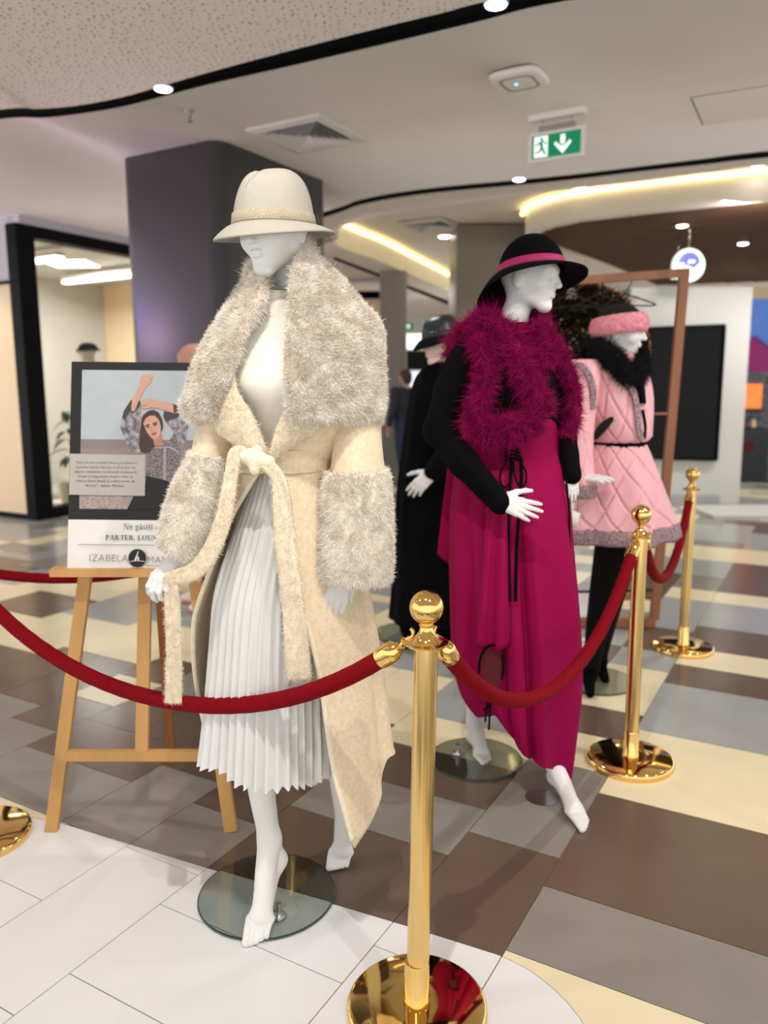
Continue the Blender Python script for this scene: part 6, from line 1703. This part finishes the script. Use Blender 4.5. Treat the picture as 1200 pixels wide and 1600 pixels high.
# ================================================================== people
mk('skin', (196, 146, 124), .5, var=.05, vscale=12)
mk('denim', (34, 46, 74), .85, var=.12, vscale=60)
mk('jacket_dark', (40, 42, 50), .85, var=.1, vscale=20)
mk('shoe_white', (222, 216, 210), .5, var=.04)
mk('shoe_sole', (190, 110, 96), .6, var=.04)
mk('bag_blue', (60, 120, 200), .6, var=.06)
mk('hair_brown', (70, 48, 36), .7, var=.2, vscale=60)
def person(loc, yaw, h, label, top, bottom, hair=None, stride=.12):
    t = thing('person', (loc[0], loc[1], 0), label, 'person')
    k = h / 1.75; R = Rz(yaw + PI); W_ = lambda q: (np.asarray(q, float) * k) @ R.T + np.array([loc[0], loc[1], 0])
    L = {}
    hips = [(.09, 0, .92), (-.09, 0, .92)]; kn = [(.10, stride * .6, .50), (-.10, -stride * .3, .49)]; an = [(.10, stride, .085), (-.10, -stride, .085)]
    sh = [(.19, -.01, 1.42), (-.19, -.01, 1.42)]; el = [(.24, -.04, 1.14), (-.24, -.02, 1.14)]; wr = [(.25, .06, .90), (-.25, .08, .90)]
    s = SDF()
    s.ell((0, 0, 1.27), (.16, .10, .19), .05); s.ell((0, .01, 1.02), (.145, .10, .14), .06)
    for i in (0, 1):
        s.limb([hips[i], kn[i], an[i]], [.085, .058, .038], 20); s.limb([sh[i], el[i], wr[i]], [.055, .042, .028], 16)
        w_ = np.array(wr[i]); s.cap(w_, w_ + [0, .03, -.07], .026, .026, .02)
        for j in range(4):
            b_ = w_ + np.array([0, .06 - j * .018, -.085]); s.chain([b_, b_ + [0, .006, -.04], b_ + [0, -.004, -.07]], [.0095, .0085, .007], .004)
        s.chain([w_ + [0, .045, -.03], w_ + [0, .075, -.065]], [.012, .009], .006)
    add_head(s, (0, .03, 1.63), sc=.98)
    V, F = s.mesh(.0085); mo('body', W_(relax(V, F, 1)), F, 'skin', t)
    s = SDF(); s.ell((0, 0, 1.27), (.19, .125, .22), .06); s.ell((0, .01, 1.02), (.175, .125, .15), .06); s.cap((-.15, -.01, 1.41), (.15, -.01, 1.41), .07, .07, .05)
    for i in (0, 1): s.limb([sh[i], el[i], np.array(wr[i]) + [0, -.005, .03]], [.075, .06, .048], 16, .01)
    V, F = s.mesh(.012); mo('jacket', W_(relax(V, F, 1)), F, top, t)
    s = SDF(); s.ell((0, .005, .94), (.17, .118, .12), .05)
    for i in (0, 1): s.limb([hips[i], kn[i], np.array(an[i]) + [0, 0, .02]], [.105, .078, .064], 20, .01)
    V, F = s.mesh(.012); mo('trousers', W_(relax(V, F, 1)), F, bottom, t)
    for i in (0, 1):
        a_ = np.array(an[i]); s = SDF(); s.cap(a_ + [0, -.04, -.04], a_ + [0, .14, -.055], .042, .030, .02); s.cap(a_, a_ + [0, .06, -.03], .045, .035, .02)
        V, F = s.mesh(.008); V[:, 2] = np.maximum(V[:, 2], .012); sho = mo('shoe', W_(V), F, 'shoe_white', t)
        s = SDF(); s.cap(a_ + [0, -.04, -.075], a_ + [0, .14, -.075], .046, .036, .01); V, F = s.mesh(.008); V[:, 2] = np.clip(V[:, 2], 0.0005, .022); mo('sole', W_(V), F, 'shoe_sole', sho)
    if hair:
        s = SDF(); s.ell((0, .005, 1.675), (.082, .10, .085), .02); s.ell((0, -.05, 1.62), (.075, .06, .10), .03); s.ell((0, .12, 1.60), (.075, .07, .09), .02, sub=True)
        V, F = s.mesh(.009); mo('hair', W_(relax(V, F, 1)), F, hair, t)
    return t, W_
pp = P(313, 700, 4.95); person((pp[0], 4.95), -1.9, 1.70, 'bald person in dark jacket and jeans, mostly hidden by the cream coat', 'jacket_dark', 'denim', stride=.10)
pp = P(634, 700, 11.5); t, W_ = person((pp[0], 11.5), -2.6, 1.68, 'person in a dark jacket with a blue bag, far behind beside the grey column', 'jacket_dark', 'denim', 'hair_brown')
bg = thing('shoulder_bag', W_((.24, -.02, .80)), 'blue shoulder bag carried by the far person in the dark jacket', 'bag')
s = SDF(); s.ell(W_((.30, -.02, .98)), (.07, .12, .14), .02); V, F = s.mesh(.012); mo('pouch', V, F, 'bag_blue', bg)
V, F = tube(resample(np.array([W_((.30, .05, 1.08)), W_((.22, .08, 1.35)), W_((.15, 0, 1.50)), W_((.22, -.13, 1.35)), W_((.30, -.09, 1.08))]), 24), .012, 8); mo('strap', V, F, 'bag_blue', bg)

# ================================================================== left shop dressing
fg = P(137, 552, 9.6)
t = thing('shop_mannequin', (fg[0], 9.6, 0), 'dark dressed mannequin with a black cap inside the left shop', 'mannequin')
head(t, fg, -.9, 0, 0, 'mannequin_cream', sc=.95)
hb_, hc_, hd_, W_ = hat_geo(P(138, 545, 9.6), .12, .15, .10, .118, .075, 0, -.9, .015, pinch=0, dome=2.4, front_dip=.02); hat = mo('cap', hc_[0], hc_[1], 'black_felt', t); mo('cap_brim', hb_[0], hb_[1], 'black_felt', hat)
V, F = loft(rows([(129, 568, 147, 568, 9.6, .05), (115, 580, 161, 580, 9.6, .11), (113, 620, 163, 620, 9.6, .15), (116, 690, 160, 690, 9.6, .13), (112, 760, 164, 760, 9.6, .17)], 30, 60)); mo('coat', V, F, 'jacket_dark', t)
s = SDF(); s.limb([P(128, 750, 9.6), [P(128, 750, 9.6)[0], 9.6, .06]], [.06, .045], 8); s.limb([P(148, 750, 9.6), [P(148, 750, 9.6)[0], 9.65, .06]], [.06, .045], 8); s.cap([P(128, 750, 9.6)[0], 9.6, .045], [P(128, 750, 9.6)[0], 9.45, .035], .04, .03, .02); s.cap([P(148, 750, 9.6)[0], 9.65, .045], [P(148, 750, 9.6)[0], 9.5, .035], .04, .03, .02)
V, F = s.mesh(.012); mo('legs', V, F, 'jacket_dark', t)
mk('leaf_green', (46, 92, 66), .5, var=.15, vscale=12)
mk('pot_white', (210, 206, 200), .5, var=.03)
pc = np.array([P(112, 700, 9.15)[0], 9.15, 0]); t = thing('potted_plant', pc, 'leafy green plant in a pale pot inside the left shop window', 'plant')
MB().lathe([(0, 0), (.14, 0), (.17, .34), (.15, .34), (.145, .30), (0, .30)], pc, 28).build('pot', 'pot_white', t, angle=40)
V, F = tube([pc + [0, 0, .3], pc + [.02, 0, .7], pc + [-.01, .01, 1.15]], [.014, .01, .006], 8); mo('stem', V, F, 'leaf_green', t)
for i in range(16):
    z = .55 + .04 * i; a = i * 2.4; d = np.array([math.cos(a), math.sin(a), 0]); L = .34 - .012 * i
    b_ = pc + np.array([0, 0, z]); side = np.cross(d, [0, 0, 1]); g = []
    for u in np.linspace(0, 1, 8):
        w_ = .045 * math.sin(PI * min(1, u * .95 + .04)); c = b_ + d * L * u + np.array([0, 0, .16 * u - .26 * u * u]); g.append([c - side * w_, c - [0, 0, .012 * math.sin(PI * u)], c + side * w_])
    sheet(np.array(g), .002, 'leaf', 'leaf_green', t)
wp = S0 - CA * .62 - FA * .03
t = thing('wall_poster', wp + np.array([0, 0, 1.42]), 'tall black framed picture on the beige wall at the left edge', 'picture')
wallbox('frame', wp - CA * .75, CA, .75, 1.42, 2.38, .03, FA, 'black_frame', t); wallbox('print', wp - CA * .70 - FA * .004, CA, .65, 1.47, 2.33, .004, FA, 'silver_mix', t)
